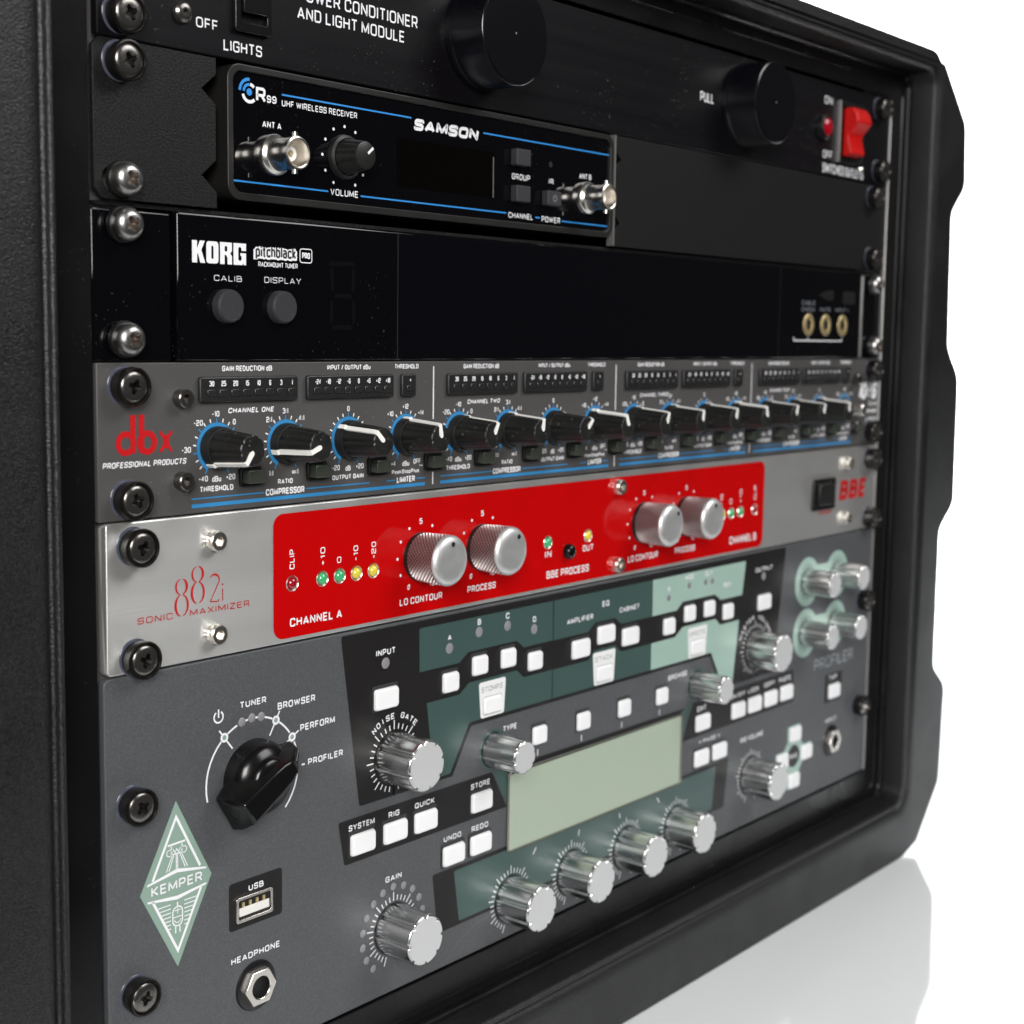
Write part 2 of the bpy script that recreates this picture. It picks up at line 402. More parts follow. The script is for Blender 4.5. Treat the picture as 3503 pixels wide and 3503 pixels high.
    def euro(s, t, x0, x1, z0, z1, y=-.1, w=.15, gap=.24, space=.42, shear=0., rs=1., kx=None):
        h = z1 - z0; u = 0; items = []
        for ch in t:
            if ch == ' ': u += space; continue
            g = EU[ch]; items.append((u, g)); u += g[0] + gap + w
        u -= gap + w
        inner = x1 - x0 - w * h * .9 - shear * h
        kx = inner / max(u, 1e-6); kz = h * (1 - w); k = 0
        for off, g in items:
            for path in g[1]:
                pts = rpoly([(p[0], p[1], p[2] * rs) for p in path], .1, 4, closed=False)
                P = [(x0 + w * h * .45 + (off + p[0]) * kx + shear * (p[1] * kz), z0 + w * h / 2 + p[1] * kz) for p in pts]
                s.strip(P, w * h, y - .006 * (k % 4)); k += 1
        return s

    def lab(s, t, x0, x1, z0, z1, y=-.1, w=.17, shear=0.): return s.euro(t, x0, x1, z0, z1, y, w, .22, .5, shear, 1.7)

    def num(s, t, cx, cz, h, y=-.1, w=.17, kx=.62):
        u_ = sum(EU[c][0] + .2 + w for c in t) - .2
        return s.euro(t, cx - u_ * h * kx / 2, cx + u_ * h * kx / 2, cz - h / 2, cz + h / 2, y, w, .2, .5, 0, 1.7)

    def vtext(s, t, xc, z0, z1, h, y=-.1, w=.17):
        """square capitals running upwards, cap height h"""
        m = MB(); m.euro(t, 0, z1 - z0, 0, h, y, w)
        b = len(s.v); s.v += [(xc + h / 2 - p[2], p[1], z0 + p[0]) for p in m.v]
        s.f += [tuple(b + i for i in f) for f in m.f]
        return s

    def build(s, name, m, parent=None, bevel=0., smooth=38, fix=False, seg=2, at=None, mods=()):
        xs = list(zip(*s.v))
        c = Vector(at) if at is not None else Vector([(min(a) + max(a)) / 2 for a in xs])
        me = bpy.data.meshes.new(name)
        me.from_pydata([((v[0] - c.x) * MM, (v[1] - c.y) * MM, (v[2] - c.z) * MM) for v in s.v], [], s.f)
        if fix or bevel:
            bm = bmesh.new(); bm.from_mesh(me)
            bmesh.ops.remove_doubles(bm, verts=bm.verts, dist=1e-7)
            bmesh.ops.recalc_face_normals(bm, faces=bm.faces)
            if bevel: bmesh.ops.dissolve_limit(bm, angle_limit=R(.5), verts=bm.verts, edges=bm.edges)
            bm.to_mesh(me); bm.free()
        if smooth:
            me.shade_smooth(); me.set_sharp_from_angle(angle=R(smooth))
        me.materials.append(M[m] if isinstance(m, str) else m)
        o = bpy.data.objects.new(name, me); COL.objects.link(o)
        if bevel:
            b = o.modifiers.new('edge', 'BEVEL'); b.width = bevel * MM; b.segments = seg; b.limit_method = 'ANGLE'; b.angle_limit = R(40)
            b.use_clamp_overlap = True
        W[o] = c; place(o, parent)
        return o


W = {}      # world position of each object in millimetres


def place(o, parent, at=None):
    if at is not None: W[o] = Vector(at)
    c = W[o]
    if parent is not None:
        o.parent = parent; c = c - W[parent]
    o.location = c * MM


def thing(name, at, label, cat):
    o = bpy.data.objects.new(name, None); COL.objects.link(o); o.empty_display_size = .02
    o['label'] = label; o['category'] = cat; W[o] = Vector(at); o.location = W[o] * MM
    return o


def clone(o, parent, at):
    """a copy of a part and its sub-parts, moved to a new place"""
    c = o.copy(); COL.objects.link(c); W[c] = Vector(at); place(c, parent)
    for ch in list(o.children):
        d = ch.copy(); COL.objects.link(d); d.parent = c; d.location = ch.location; W[d] = W[c] + (W[ch] - W[o])
    return c


# ------------------------------------------------------------------ the setting
FX, FY_ = .85, .527       # the sheet runs back along this direction and sweeps up into a wall


def sweep(dist, side, z): return (FX * dist + FY_ * side, FY_ * dist - FX * side, z)


fl = MB(); Z0 = -51.6; D0 = 2000
SL, SR = -1800, 1300      # how far the sheet reaches to either side
sec = [(D0 + 500 * math.sin(R(9 * k)), Z0 + 500 * (1 - math.cos(R(9 * k)))) for k in range(11)]
fl.face([(-500, -190, Z0), (1900, -190, Z0), sweep(D0, SR, Z0), sweep(D0, SL, Z0), (-500, 1800, Z0)])
for (d0, z0), (d1, z1) in zip(sec, sec[1:]):
    fl.face([sweep(d0, SR, z0), sweep(d1, SR, z1), sweep(d1, SL, z1), sweep(d0, SL, z0)])
bw = MB(); bw.face([sweep(D0 + 500, SR, Z0 + 500), sweep(D0 + 500, SR, 3600), sweep(D0 + 500, SL, 3600), sweep(D0 + 500, SL, Z0 + 500)])
f_o = fl.build('floor', 'floor', None, smooth=30, fix=True); f_o['kind'] = 'structure'; f_o['label'] = 'glossy white floor sheet under the rack'
b_o = bw.build('backdrop', 'wall', None, smooth=0); b_o['kind'] = 'structure'; b_o['label'] = 'plain white backdrop behind the rack'

# ------------------------------------------------------------------ rack case
case = thing('rack_case', (241, 200, -51), 'black textured moulded rack case that holds all six audio units', 'rack case')
IX0, IX1, IZ0, IZ1 = -21.5, 504.0, -18.5, 371.0


def loop(d, r): return rrect(IX0 - d, IX1 + d, IZ0 - d, IZ1 + d, r, 6)


half = [(505, -51), (523.5, -46.5, 5), (549.8, -17.5, 9), (552, 38, 9), (535.3, 51, 9), (535, 129, 9), (552.5, 142, 9), (551, 212.5, 9),
        (535, 228.7, 9), (531.5, 301, 9), (548, 316, 9), (545, 349, 8), (515, 377, 6)]
out = half + [(482.6 - p[0], *p[1:]) for p in reversed(half)]
out = rpoly(out, 5, 4)
fr = MB()
lips = [(0, 8, 0.3), (0.3, 8, -13), (.7, 8.5, -14.3), (1.4, 9, -14.9), (2.2, 10, -14.9), (2.7, 10.4, -14.3), (2.9, 10.6, -13.2), (3.6, 11, -12.6), (4.3, 11.6, -12.7), (4.7, 12, -13.2), (5.3, 12.4, -13.75), (6.2, 13, -14.25), (7.4, 13.8, -14.65), (9, 15, -14.9), (11, 16, -15.0)]
for a, b in zip(lips, lips[1:]): fr.wall(loop(b[0], b[1]), b[2], a[2], loop(a[0], a[1]))
fr.poly(out, -15, [loop(11, 16)]); fr.wall(out, -15, 440); fr.poly(out, 440, flip=True)
fr.build('shell', 'case', case, bevel=2.6, seg=4, smooth=50)
fg = MB()
fg.prism(rrect(IX0 + .05, IX1 - .05, IZ0 + .05, IZ1 - .05, 8, 6), 0.35, 4.5, [rrect(-1.7, 484.4, -.6, 357, .5, 1)])
fg.build('rack_opening_flange', 'case_in', case, bevel=1.3, seg=4)
bd = MB(); Lp = lambda d: rrect(IX0 + d, IX1 - d, IZ0 + d, IZ1 - d, 6, 6)
bp_ = [(.02, -2.2), (.5, -2.1), (1.1, -1.7), (1.6, -1.1), (1.9, -.4), (2.0, .36)]
for (d0, y0), (d1, y1) in zip(bp_, bp_[1:]): bd.wall(Lp(d0), y0, y1, Lp(d1))
for d in (5.2,):
    pr = [(d, .36), (d + .3, -.1), (d + .8, -.25), (d + 1.3, -.1), (d + 1.6, .36)]
    for (d0, y0), (d1, y1) in zip(pr, pr[1:]): bd.wall(Lp(d0), y0, y1, Lp(d1))
bd.build('flange_bead', 'case_in', case)
MB().box(482.9, 484.2, -.6, 2, .8, 355).build('rack_rail_edge', 'rail', case, bevel=.4)
for x0, x1 in ((-14, 17), (466, 497)):
    MB().box(x0, x1, 5.2, 7.5, -.5, 356.9).build('rack_rail', 'rail', case, bevel=.3)

# ------------------------------------------------------------------ rack screws (prototypes kept per kind)


def cross(r=2.0, w=.62):
    a, b = r, w; c = w + .35
    return [(-b, -a), (b, -a), (c, -c), (a, -b), (a, b), (c, c), (b, a), (-b, a), (-c, c), (-a, b), (-a, -b), (-c, -c)]


def screw_head(parent, at, kind, turn):
    """kind: cup = black screw sunk in a cup washer; dome = gunmetal screw on a flat black washer"""
    x, y, z = at
    rot = lambda pts: [(x + p[0] * math.cos(turn) - p[1] * math.sin(turn), z + p[0] * math.sin(turn) + p[1] * math.cos(turn)) for p in pts]
    cr = rot(cross(2.2, .55))
    deep = rot(cross(1.15, .35))
    h = MB()
    if kind == 'cup':
        prof = [(2.3, -5.1), (3.4, -4.98), (4.1, -4.75), (4.55, -4.3), (4.65, -3.6), (4.65, -2.0)]; yt = -5.1
    else:
        prof = [(2.3, -5.6), (3.0, -5.4), (3.7, -4.95), (4.25, -4.3), (4.65, -3.4), (4.75, -2.6), (4.75, -1.4)]; yt = -5.6
    N = 32
    ring = [(x + prof[0][0] * math.sin(2 * math.pi * k / N), z + prof[0][0] * math.cos(2 * math.pi * k / N)) for k in range(N)]
    h.poly(ring[::-1], yt, [cr]); h.lathe(x, z, prof, N)
    o = h.build('rack_screw', 'scr_blk' if kind == 'cup' else 'scr_gun', parent, fix=True, smooth=30, at=(x, y, z))
    q = MB(); q.wall(cr, yt, yt + 1.7, deep); q.poly(deep, yt + 1.7)
    q.build('cross_recess', 'scr_hol' if kind == 'cup' else 'scr_rec', o, smooth=0)
    w = MB()
    if kind == 'cup':
        w.lathe(x, z, [(4.7, -3.6), (4.8, -4.9), (5.0, -5.2), (5.35, -5.15), (5.6, -4.8), (5.65, -4.2), (5.3, -1.0), (5.2, -.45), (3, -.45)], 40)
        w.build('cup_washer', 'cup', o, smooth=40)
        v = MB(); v.lathe(x - .3, z + .25, [(4, -.3), (5.5, -.3), (5.62, -.2), (5.62, -.02)], 40); v.build('plastic_washer', 'washer', o)
    else:
        w.lathe(x, z, [(4.3, -1.5), (5.0, -1.5), (5.2, -1.2), (5.2, -.05)], 36); w.build('flat_washer', 'plastic', o)
    return o


_scr = {}


def rack_screw(unit, x, z, kind='cup'):
    key = (kind, random.randrange(3))
    if key not in _scr:
        _scr[key] = screw_head(unit, (x, 0, z), kind, random.uniform(0, 1.5)); return
    clone(_scr[key], unit, (x, 0, z))


# ------------------------------------------------------------------ power conditioner
u = thing('power_conditioner', (241, 0, 311.4), 'black power conditioner with two big round black knobs, topmost unit in the rack', 'power conditioner')
MB().prism([(1.1, 311.4), (482.2, 311.4), (482.2, 355.2), (1.1, 355.2)], 0, 3).build('front_panel', 'anod', u, bevel=.35)
for cap in (('POWER CONDITIONER', 73.7, 127, 333.0, 336.9), ('AND LIGHT MODULE', 73.5, 120.8, 327.5, 331.2), ('OFF', 34.6, 42.5, 318.6, 321.5),
            ('LIGHTS', 44.6, 59.2, 313.6, 316.8), ('PULL', 302, 312.6, 332.0, 336.1), ('ON', 412, 420, 345, 348.6), ('OFF', 412.2, 421.4, 319.4, 323), ('SWITCHED OUTLETS', 412.3, 455, 312.6, 317)):
    MB().euro(cap[0], cap[1], cap[2], cap[3], cap[4], -.1, .145).build('caption', 'white', u, smooth=0)
for cx, cz in ((158.4, 334.8), (336.6, 334.3)):
    k = MB(); k.lathe(cx, cz, [(0, -17), (16.8, -17), (17.35, -16.6), (17.6, -16.0), (17.7, -3.2), (17.8, -3.0), (18.0, -2.4), (18.2, -1.2), (18.2, -.02)], 72)
    ko = k.build('knob', 'knobblk', u, smooth=30)
    t = MB(); t.lathe(cx, cz, [(16.85, -17.02), (17.2, -16.86), (17.5, -16.55)], 72); t.build('rim_edge', 'knobblk', ko)
    MB().poly(circ(cx, cz, .35, 10), -17.03).build('centre_dimple', 'dim', ko, smooth=0)
sw = MB(); sw.prism(rrect(48.0, 61.9, 319.6, 343, 1, 3), -1.6, -.02, [rrect(50.2, 60.2, 322.6, 341, .4, 2)])
so = sw.build('light_switch', 'bakelite', u, bevel=.3)
r = MB(); r.prism([(50.4, 325.2), (60, 325.2), (60, 341), (50.4, 341)], -2.6, -.4); r.build('rocker', 'bakelite', so, bevel=.5)
h = MB(); h.lathe(29.6, 321.7, [(1.3, -1.9), (2.2, -1.75), (2.9, -1.1), (3.2, -.05)], 28)
h.poly(circ(29.6, 321.7, 1.3, 28)[::1], -1.9, [circ(29.6, 321.7, .95, 6)]); h.wall(circ(29.6, 321.7, .95, 6), -1.9, -.7)
h.poly(circ(29.6, 321.7, .95, 6), -.7)
h.build('socket_screw', 'scr_blk', u, smooth=30)
j = MB(); j.lathe(410.8, 333.4, [(4.4, -3.2), (5.3, -3.2), (5.9, -2.6), (6.2, -.05)], 32); jo = j.build('pilot_lamp', 'plastic', u)
j = MB(); j.lathe(410.8, 333.4, [(0, -4.6), (2, -4.4), (3.6, -3.8), (4.35, -3.0)], 24); j.build('red_jewel', 'redjewel', jo)
s_ = MB(); s_.prism(rrect(426.2, 452, 318.2, 348.2, .6, 2), -1.5, -.02, [rrect(428.6, 449.6, 321, 345.6, .4, 2)]); so = s_.build('power_switch', 'plastic', u, bevel=.25)
ro = MB()
prof = [(-8.2, 342.2), (-9.4, 337.8), (-5.0, 332.8), (-4.2, 331), (-6.2, 322.8), (-1, 321.6), (-1, 344.8), (-6, 345)]
b0 = len(ro.v); ro.v += [(429.8, p[0], p[1]) for p in prof] + [(444.6, p[0], p[1]) for p in prof]; n = len(prof)
for i in range(n): ro.f.append((b0 + i, b0 + (i + 1) % n, b0 + n + (i + 1) % n, b0 + n + i))
ro.f += [tuple(b0 + i for i in range(n)), tuple(b0 + n + i for i in range(n))[::-1]]
ro.build('red_rocker', 'redplast', so, bevel=.9, seg=3)
MB().box(425.4, 426.1, -1.9, -.02, 318.6, 348).build('switch_edge_trim', 'rail', so, bevel=.1)
for px, pz in ((452.6, 342.2), (453, 317.6)):
    q = MB(); q.lathe(px, pz, [(0, -1.6), (1.5, -1.3), (2.2, -.05)], 18); q.build('small_screw', 'steel', u)
for x, z in ((8.6, 317.5), (8.6, 349), (469.5, 349.2), (470.5, 318.2)): rack_screw(u, x, z)

# ------------------------------------------------------------------ wireless receiver on its rack ears
u = thing('wireless_receiver', (140, 0, 267.5), 'half width black wireless receiver with blue lines and two silver antenna sockets', 'wireless receiver')
ear = [(-.4, 270.6), (1.9, 267.7), (42, 267.7), (42, 272.4), (36.4, 277), (41.8, 281.6), (41.8, 297.7), (36.6, 301.7), (42, 306.3), (42, 310.9), (1.9, 310.9), (-.4, 308.5)]
sl = [rrect(2.2, 13, z - 3.3, z + 3.3, 3.2, 6) for z in (273.2, 305.0)]
MB().prism(ear, .2, 1.9, [s[::-1] for s in sl]).build('rack_ear', 'powder', u, bevel=.18)
ear2 = [(239.9, 267.7), (480.4, 267.7), (482.5, 270.2), (482.5, 308.6), (480.4, 310.9), (239.9, 310.9), (239.9, 306.5), (246.4, 301.7), (239.9, 298.0), (239.9, 281.4), (246.2, 277), (239.9, 272.4)]
e2 = MB().prism(ear2, .2, 1.9).build('rack_ear', 'powder', u, bevel=.12); e2['label'] = 'long blank black ear plate on the right'
eg = MB()
eg.box(239.2, 239.85, -1.5, 1.8, 267.8, 310.8)
eg.build('ear_edge', 'rail', u)
MB().box(1, 481, 2.2, 60, 266.1, 267.2).build('bracket_shelf', 'powder', u)
body = rrect(45, 239, 270.8, 310.4, 4.6, 6); inner = rrect(47.2, 236.8, 273, 308.4, 3.2, 6)
b = MB(); b.poly(body, -1.3, [inner]); b.wall(body, -1.3, 120); b.wall(inner, -1.3, -.2); b.poly(body, 120, flip=True)
b.build('bezel', 'bezel', u, bevel=.7, seg=3, smooth=30)
MB().poly(inner, -.35).build('face_plate', 'gloss', u, smooth=0)
FY = -.45
L_ = MB()
for x0, x1, z in ((66.8, 124, 303.7), (160.9, 236.7, 302.8), (47.3, 86.1, 276.4), (100.5, 174.2, 276.0), (191.1, 193.8, 275.5), (206.9, 236.7, 275.2)): L_.strip([(x0, z), (x1, z - (x1 - x0) * .001)], .5, FY)
L_.build('blue_line', 'blue2', u, smooth=0)
for t, x0, x1, z0, z1 in (('UHF WIRELESS RECEIVER', 66.8, 98.7, 300.3, 302.2), ('ANT A', 59, 66.5, 293.2, 295.1), ('VOLUME', 87.1, 99.3, 275.3, 277.4), ('GROUP', 177.1, 187.5, 288.3, 290.4),
                          ('IR', 198.8, 201.6, 288.4, 290.3), ('ANT B', 217.6, 225.2, 292.1, 294.1), ('CHANNEL', 175.5, 189.6, 274.4, 276.4), ('POWER', 194.9, 206, 274.2, 276.3)):
    MB().euro(t, x0, x1, z0, z1, FY, .16).build('caption', 'white', u, smooth=0)
lg = MB(); lg.euro('SAMSON', 125.3, 158.7, 299.8, 303.7, FY, .29, .06, .4, .2, 1.2); lg.build('logo', 'white', u, smooth=0)
lg = MB(); lg.arc(54.0, 302.5, 2.55, .95, 132, 258, FY); lg.arc(54.0, 302.5, 2.55, .95, 6, 44, FY); lg.euro('R', 56.6, 60.3, 300.4, 304.7, FY, .2); lg.lab('99', 60.8, 64.6, 300.6, 302.8, FY, .19)
lg.build('logo', 'white', u, smooth=0)
lg = MB(); lg.poly(circ(53.9, 302.8, 1.05, 20), FY - .05); lg.arc(53.9, 302.8, 2.15, .8, -88, 2, FY - .05); lg.arc(53.9, 302.8, 3.65, .9, -88, 2, FY - .05); lg.build('radio_wave_emblem', 'blue2', u, smooth=0)
MB().poly(rrect(117.4, 167, 280.6, 296.6, .3, 2), FY).build('display_window', 'screen', u, smooth=0)
MB().strip([(166.7, 280.8), (166.6, 295)], .5, FY - .05).build('display_edge', 'acry', u, smooth=0)
d = MB()
for a in (0, 30, 60, -30, -60, -90, -120, -150, 150, 120): d.poly(circ(*pol(93.2, 287.6, 9.6, a), .5, 10), FY)
d.build('dial_scale', 'white', u, smooth=0)


def fl(nn, depth, sig, ph=0.):
    def f(t, y):
        a = (t + ph) * nn / (2 * math.pi); d_ = abs(a - round(a)) / nn * 2 * math.pi
        return 1 - depth * math.exp(-(d_ / sig) ** 2)
    return f


k = MB(); k.lathe(93.2, 287.6, [(4.3, -10.2), (4.45, -9.8), (4.7, -8.8), (5.7, -2.2)], 72, fl(9, .07, .08)); k.lathe(93.2, 287.6, [(5.9, -2.2), (6.8, -1.7), (7.1, -.6), (7.1, -.4)], 48)
ko = k.build('knob', 'plasticm', u, smooth=30)
q = MB(); q.lathe(93.2, 287.6, [(0, -10.25), (4.0, -10.25), (4.32, -10.1)], 40); q.build('knob_cap', 'bezel', ko)
MB().strip([pol(93.2, 287.6, 1.0, 50), pol(93.2, 287.6, 4.0, 50)], .85, -10.33).build('pointer_line', 'white', ko, smooth=0)


def bnc(cx, cz):
    m = MB(); m.lathe(cx, cz, [(3.95, -3.4), (4.1, -11.9), (4.45, -12.1), (4.85, -11.9), (4.9, -9.6), (4.75, -9.2), (4.75, -3.8), (5.1, -3.3), (5.9, -2.8), (6.2, -2.2), (6.2, -.4)], 40)
    o = m.build('antenna_socket', 'nickel', u, smooth=35, at=(cx, 0, cz))
    for sgn in (1, -1):      # bayonet pins stand up and down
        p = MB(); c = [(cx + .9 * math.cos(2 * math.pi * i / 12), -10.4 + .9 * math.sin(2 * math.pi * i / 12)) for i in range(12)]
        b = len(p.v); p.v += [(a, y, cz + sgn * 4.6) for a, y in c] + [(a, y, cz + sgn * 6.1) for a, y in c]
        for i in range(12): p.f.append((b + i, b + (i + 1) % 12, b + 12 + (i + 1) % 12, b + 12 + i))
        p.f.append(tuple(b + 12 + i for i in range(12))); p.build('bayonet_pin', 'nickel', o, fix=True)
    m = MB(); m.lathe(cx, cz, [(1.0, -8.6), (2.3, -8.6), (2.45, -8.3), (2.45, -3.4), (4.0, -3.4)], 28); m.build('insulator', 'ptfe', o)
    m = MB(); m.lathe(cx, cz, [(.3, -8.9), (.75, -8.9), (.8, -8.4), (.8, -7), ], 14); m.poly(circ(cx, cz, .3, 14), -8.8); m.build('centre_contact', 'brass', o)
    return o


b1 = bnc(63.0, 285.2); clone(b1, u, (221.7, 0, 284.9))
for x0, x1, z0, z1 in ((176.2, 184.2, 293.1, 299.0), (176.4, 184.3, 280.2, 286.0), (194.6, 202.6, 280.2, 285.6)):
    bo = MB().prism(rrect(x0, x1, z0, z1, .5, 3), -3.6, -.4).build('button', 'rubber', u, bevel=.35)
    if x0 > 190: MB().arc((x0 + x1) / 2, (z0 + z1) / 2, 1.1, .3, 30, 330, -3.68).strip([((x0 + x1) / 2, (z0 + z1) / 2), ((x0 + x1) / 2, (z0 + z1) / 2 + 1.5)], .3, -3.7).build('power_symbol', 'dim', bo, smooth=0)
MB().poly(circ(199.7, 295.6, 1.1, 16), FY).build('infrared_window', 'hole', u, smooth=0)
rack_screw(u, 8.2, 304.9); rack_screw(u, 8.2, 273.2, 'dome'); rack_screw(u, 465.5, 304.6); rack_screw(u, 466, 273.9)

# ------------------------------------------------------------------ rack tuner
u = thing('rack_tuner', (241, 0, 223), 'glossy black rack tuner with two round grey buttons and three brass sockets', 'tuner')
MB().prism(rrect(-1.4, 25.5, 222.9, 265.2, .8, 3), .6, 4).build('screw_plate', 'gloss', u, bevel=.6, seg=3)
MB().prism(rrect(459.2, 482.4, 222.9, 265.2, .8, 3), .6, 4).build('screw_plate', 'gloss', u, bevel=.4)
MB().prism(rrect(26.4, 458.2, 223.0, 265.9, .8, 3), -.9, 4).build('front_glass', 'gloss', u, bevel=.9, seg=3)
MB().poly([(118.2, 223.9), (373.3, 223.9), (373.3, 265.0), (118.2, 265.0)], -.97).build('display_window', 'gloss2', u, smooth=0)
dv = MB(); dv.strip([(117.5, 223.6), (117.5, 265.6)], .5, -.98); dv.strip([(374, 223.6), (374, 265.6)], .5, -.98); dv.build('display_seam', 'bezel', u, smooth=0)
MB().box(456.7, 458.5, -1.4, -.5, 223.4, 264.6).build('end_trim', 'rail', u, bevel=.2)
lg = MB()
q = lambda x0, x1, P: [(x0 + p[0] * (x1 - x0), 251.6 + p[1] * 6.4) for p in P]
lg.poly(q(31.7, 36.5, [(0, 0), (.38, 0), (.38, .36), (.44, .44), (.62, 0), (1, 0), (.7, .58), (.98, 1), (.6, 1), (.38, .64), (.38, 1), (0, 1)]), -1.0)
rc = lambda x0, x1: rpoly(q(x0, x1, [(0, 0), (1, 0), (1, 1), (0, 1)]), 1.1, 5)
lg.poly(rc(36.9, 41.4), -1.0, [rrect(38.75, 39.55, 252.9, 256.7, .35, 4)[::-1]])
lg.poly(rpoly(q(42.0, 46.5, [(0, 0, 0), (.38, 0, 0), (.38, .42, 0), (.5, .42, .3), (.62, .3, .3), (.62, 0, 0), (1, 0, 0), (1, .38, .5), (.85, .5, .3), (1, .62, .3), (1, 1, 1.1), (0, 1, 0)]), 0, 4), -1.0, [rrect(43.75, 44.7, 255.3, 256.9, .35, 4)[::-1]])
lg.poly(rpoly(q(47.1, 51.9, [(0, 0, 1.1), (.72, 0, .3), (.78, .1, .2), (.82, 0, 0), (1, 0, 0), (1, .55, 0), (.55, .55, 0), (.55, .42, 0), (.64, .42, 0), (.64, .24, .3), (.5, .18, .3), (.38, .24, .3), (.38, .78, .3), (.5, .84, .3), (.63, .78, .3), (.63, .66, 0), (1, .66, 0), (1, 1, 1.1), (0, 1, 1.1)]), 0, 4), -1.0)
lg.build('logo', 'white', u, smooth=0)
lg = MB(); lg.lab('pitchblack', 54.9, 72.6, 253.7, 258.3, -1.0, .34); lg.poly(rrect(55.2, 72.3, 253.9, 257.0, .4, 3), -1.03); lg.build('logo_outline', 'white', u, smooth=0)
lg = MB(); lg.lab('pitchblack', 55.6, 71.9, 254.35, 257.9, -1.08, .17); lg.build('logo_letters', 'hole', u, smooth=0)
lg = MB(); lg.strip(rrect(73.6, 78.6, 253.5, 257.7, .8, 4), .3, -1.0, closed=True); lg.euro('PRO', 74.5, 77.8, 254.7, 256.6, -1.0, .22); lg.build('logo_badge', 'white', u, smooth=0)
for t, x0, x1, z0, z1, w in (('RACKMOUNT TUNER', 56.7, 72.6, 251.5, 253.0, .16), ('CALIB', 39.7, 50.2, 246.6, 248.3, .11), ('DISPLAY', 59.1, 74, 246.7, 248.5, .11)):
    MB().euro(t, x0, x1, z0, z1, -1.0, w).build('caption', 'white', u, smooth=0)
for t, x0, x1, z0, z1 in (('CABLE', 395.2, 408.2, 248.6, 250.6), ('CHECK', 395.2, 408.2, 245.4, 247.4), ('MUTE', 413.7, 424.1, 245.8, 247.7), ('INPUT 1', 429.4, 443.1, 245.9, 247.8)):
    MB().lab(t, x0, x1, z0, z1, -1.0, .15).build('caption', 'dim', u, smooth=0)
br = MB(); br.strip([(388.3, 233.3), (388.3, 231.5), (437.2, 231.5), (437.2, 233.4)], .55, -1.0); br.strip([(402.3, 233.4), (402.3, 231.8)], .55, -1.0); br.build('socket_bracket_mark', 'white', u, smooth=0)
ic = MB(); ic.poly([(411.5, 253.6), (420, 256.2), (427, 256.2), (427, 251.5), (420, 251.4)], -1.0); ic.poly(rrect(436.8, 450, 249.9, 256.2, .6, 2), -1.0); ic.build('faint_icon', 'bezel', u, smooth=0)
seg = MB()
cx, cz = 92, 244.2
for pth in ([(85.8, 253.6), (97.2, 254.0)], [(87.2, 252.4), (87.4, 245)], [(96.8, 252.4), (96.6, 245)], [(88.4, 243.6), (96, 243.6)], [(87.2, 242.2), (87.0, 235)], [(96.8, 242.2), (97, 235)], [(87.6, 233.6), (96.4, 233.6)]): seg.strip(pth, 1.5, -.99)
seg.build('unlit_digit', mat('unlit segment', (.0036, .0036, .0044), .08), u, smooth=0)
for cx, cz in ((44.0, 239.2), (65.2, 239.4)):
    k = MB(); k.lathe(cx, cz, [(0, -3.9), (4.4, -3.9), (4.85, -3.5), (5.0, -2.9), (5.1, -.95)], 40); k.build('button', 'rubber', u, smooth=40)
for cx in (402.4, 419.8, 437.4):
    k = MB(); k.lathe(cx, 239.2, [(2.7, -.97), (2.85, -1.4), (3.6, -1.6), (4.6, -1.5), (5.2, -1.2), (5.3, -.92)], 32); o = k.build('jack_socket', 'brass', u); MB().poly(circ(cx, 239.2, 2.75, 20), -.99).build('socket_hole', 'hole', o, smooth=0)
for x, z in ((8.2, 260.9), (8.3, 229.1), (470, 260.8), (471.5, 229.3)): rack_screw(u, x, z, 'dome')

# ------------------------------------------------------------------ four channel compressor
u = thing('compressor', (241, 0, 178), 'grey four channel compressor with a row of black knobs bearing white pointer lines', 'compressor')
MB().prism([(-.9, 178.0), (482.4, 178.0), (482.4, 222.6), (-.9, 222.6)], 0, 2).build('front_panel', 'dbx', u, bevel=.3)
lg = MB()
for cx, bx in ((8.55, 10.95), (15.75, 13.8)):
    pts = [pol(cx, 199.85, 2.65, a) for a in range(0, 360, 15)]
    lg.strip(pts, 1.75, -.1, closed=True)
lg.strip([(10.95, 197.0), (10.95, 207.9)], 1.85, -.13); lg.strip([(13.85, 197.0), (13.85, 207.9)], 1.85, -.13)
xx = [(20.05, 196.85)] + [(20.05 + 1.35 * math.sin(R(a)), 199.85 + 1.9 * math.cos(R(a))) for a in range(170, 5, -15)] + [(20.05, 202.85), (21.0, 202.85)] + [(22.4 + 1.35 * math.sin(R(a)), 203.0 + 1.3 * math.cos(R(a))) for a in range(-95, -266, -17)] + [(23.8, 202.85), (24.75, 202.85)]
xx += [(24.75 - 1.35 * math.sin(R(a)), 199.85 + 1.9 * math.cos(R(a))) for a in range(10, 175, 15)] + [(24.75, 196.85), (23.8, 196.85)] + [(22.4 + 1.35 * math.sin(R(a)), 196.7 + 1.3 * math.cos(R(a))) for a in range(85, -86, -17)] + [(21.0, 196.85)]
lg.poly(xx, -.1); lg.build('logo', 'red', u, smooth=0)
MB().lab('PROFESSIONAL PRODUCTS', .6, 29.8, 193.0, 194.7, -.1, .19, .2).build('caption', 'white', u, smooth=0)
MB().lab('1046', 459.6, 481.6, 201.7, 210.4, -.1, .25, .2).build('logo', 'white', u, smooth=0)
for t, x0, x1, z0, z1 in (('Quad', 472, 481.4, 198.4, 200.6), ('Compressor', 466.5, 481.6, 194.6, 196.9), ('Limiter', 469.5, 482, 190.4, 192.8)): MB().lab(t, x0, x1, z0, z1, -.1, .2, .1).build('caption', 'white', u, smooth=0)
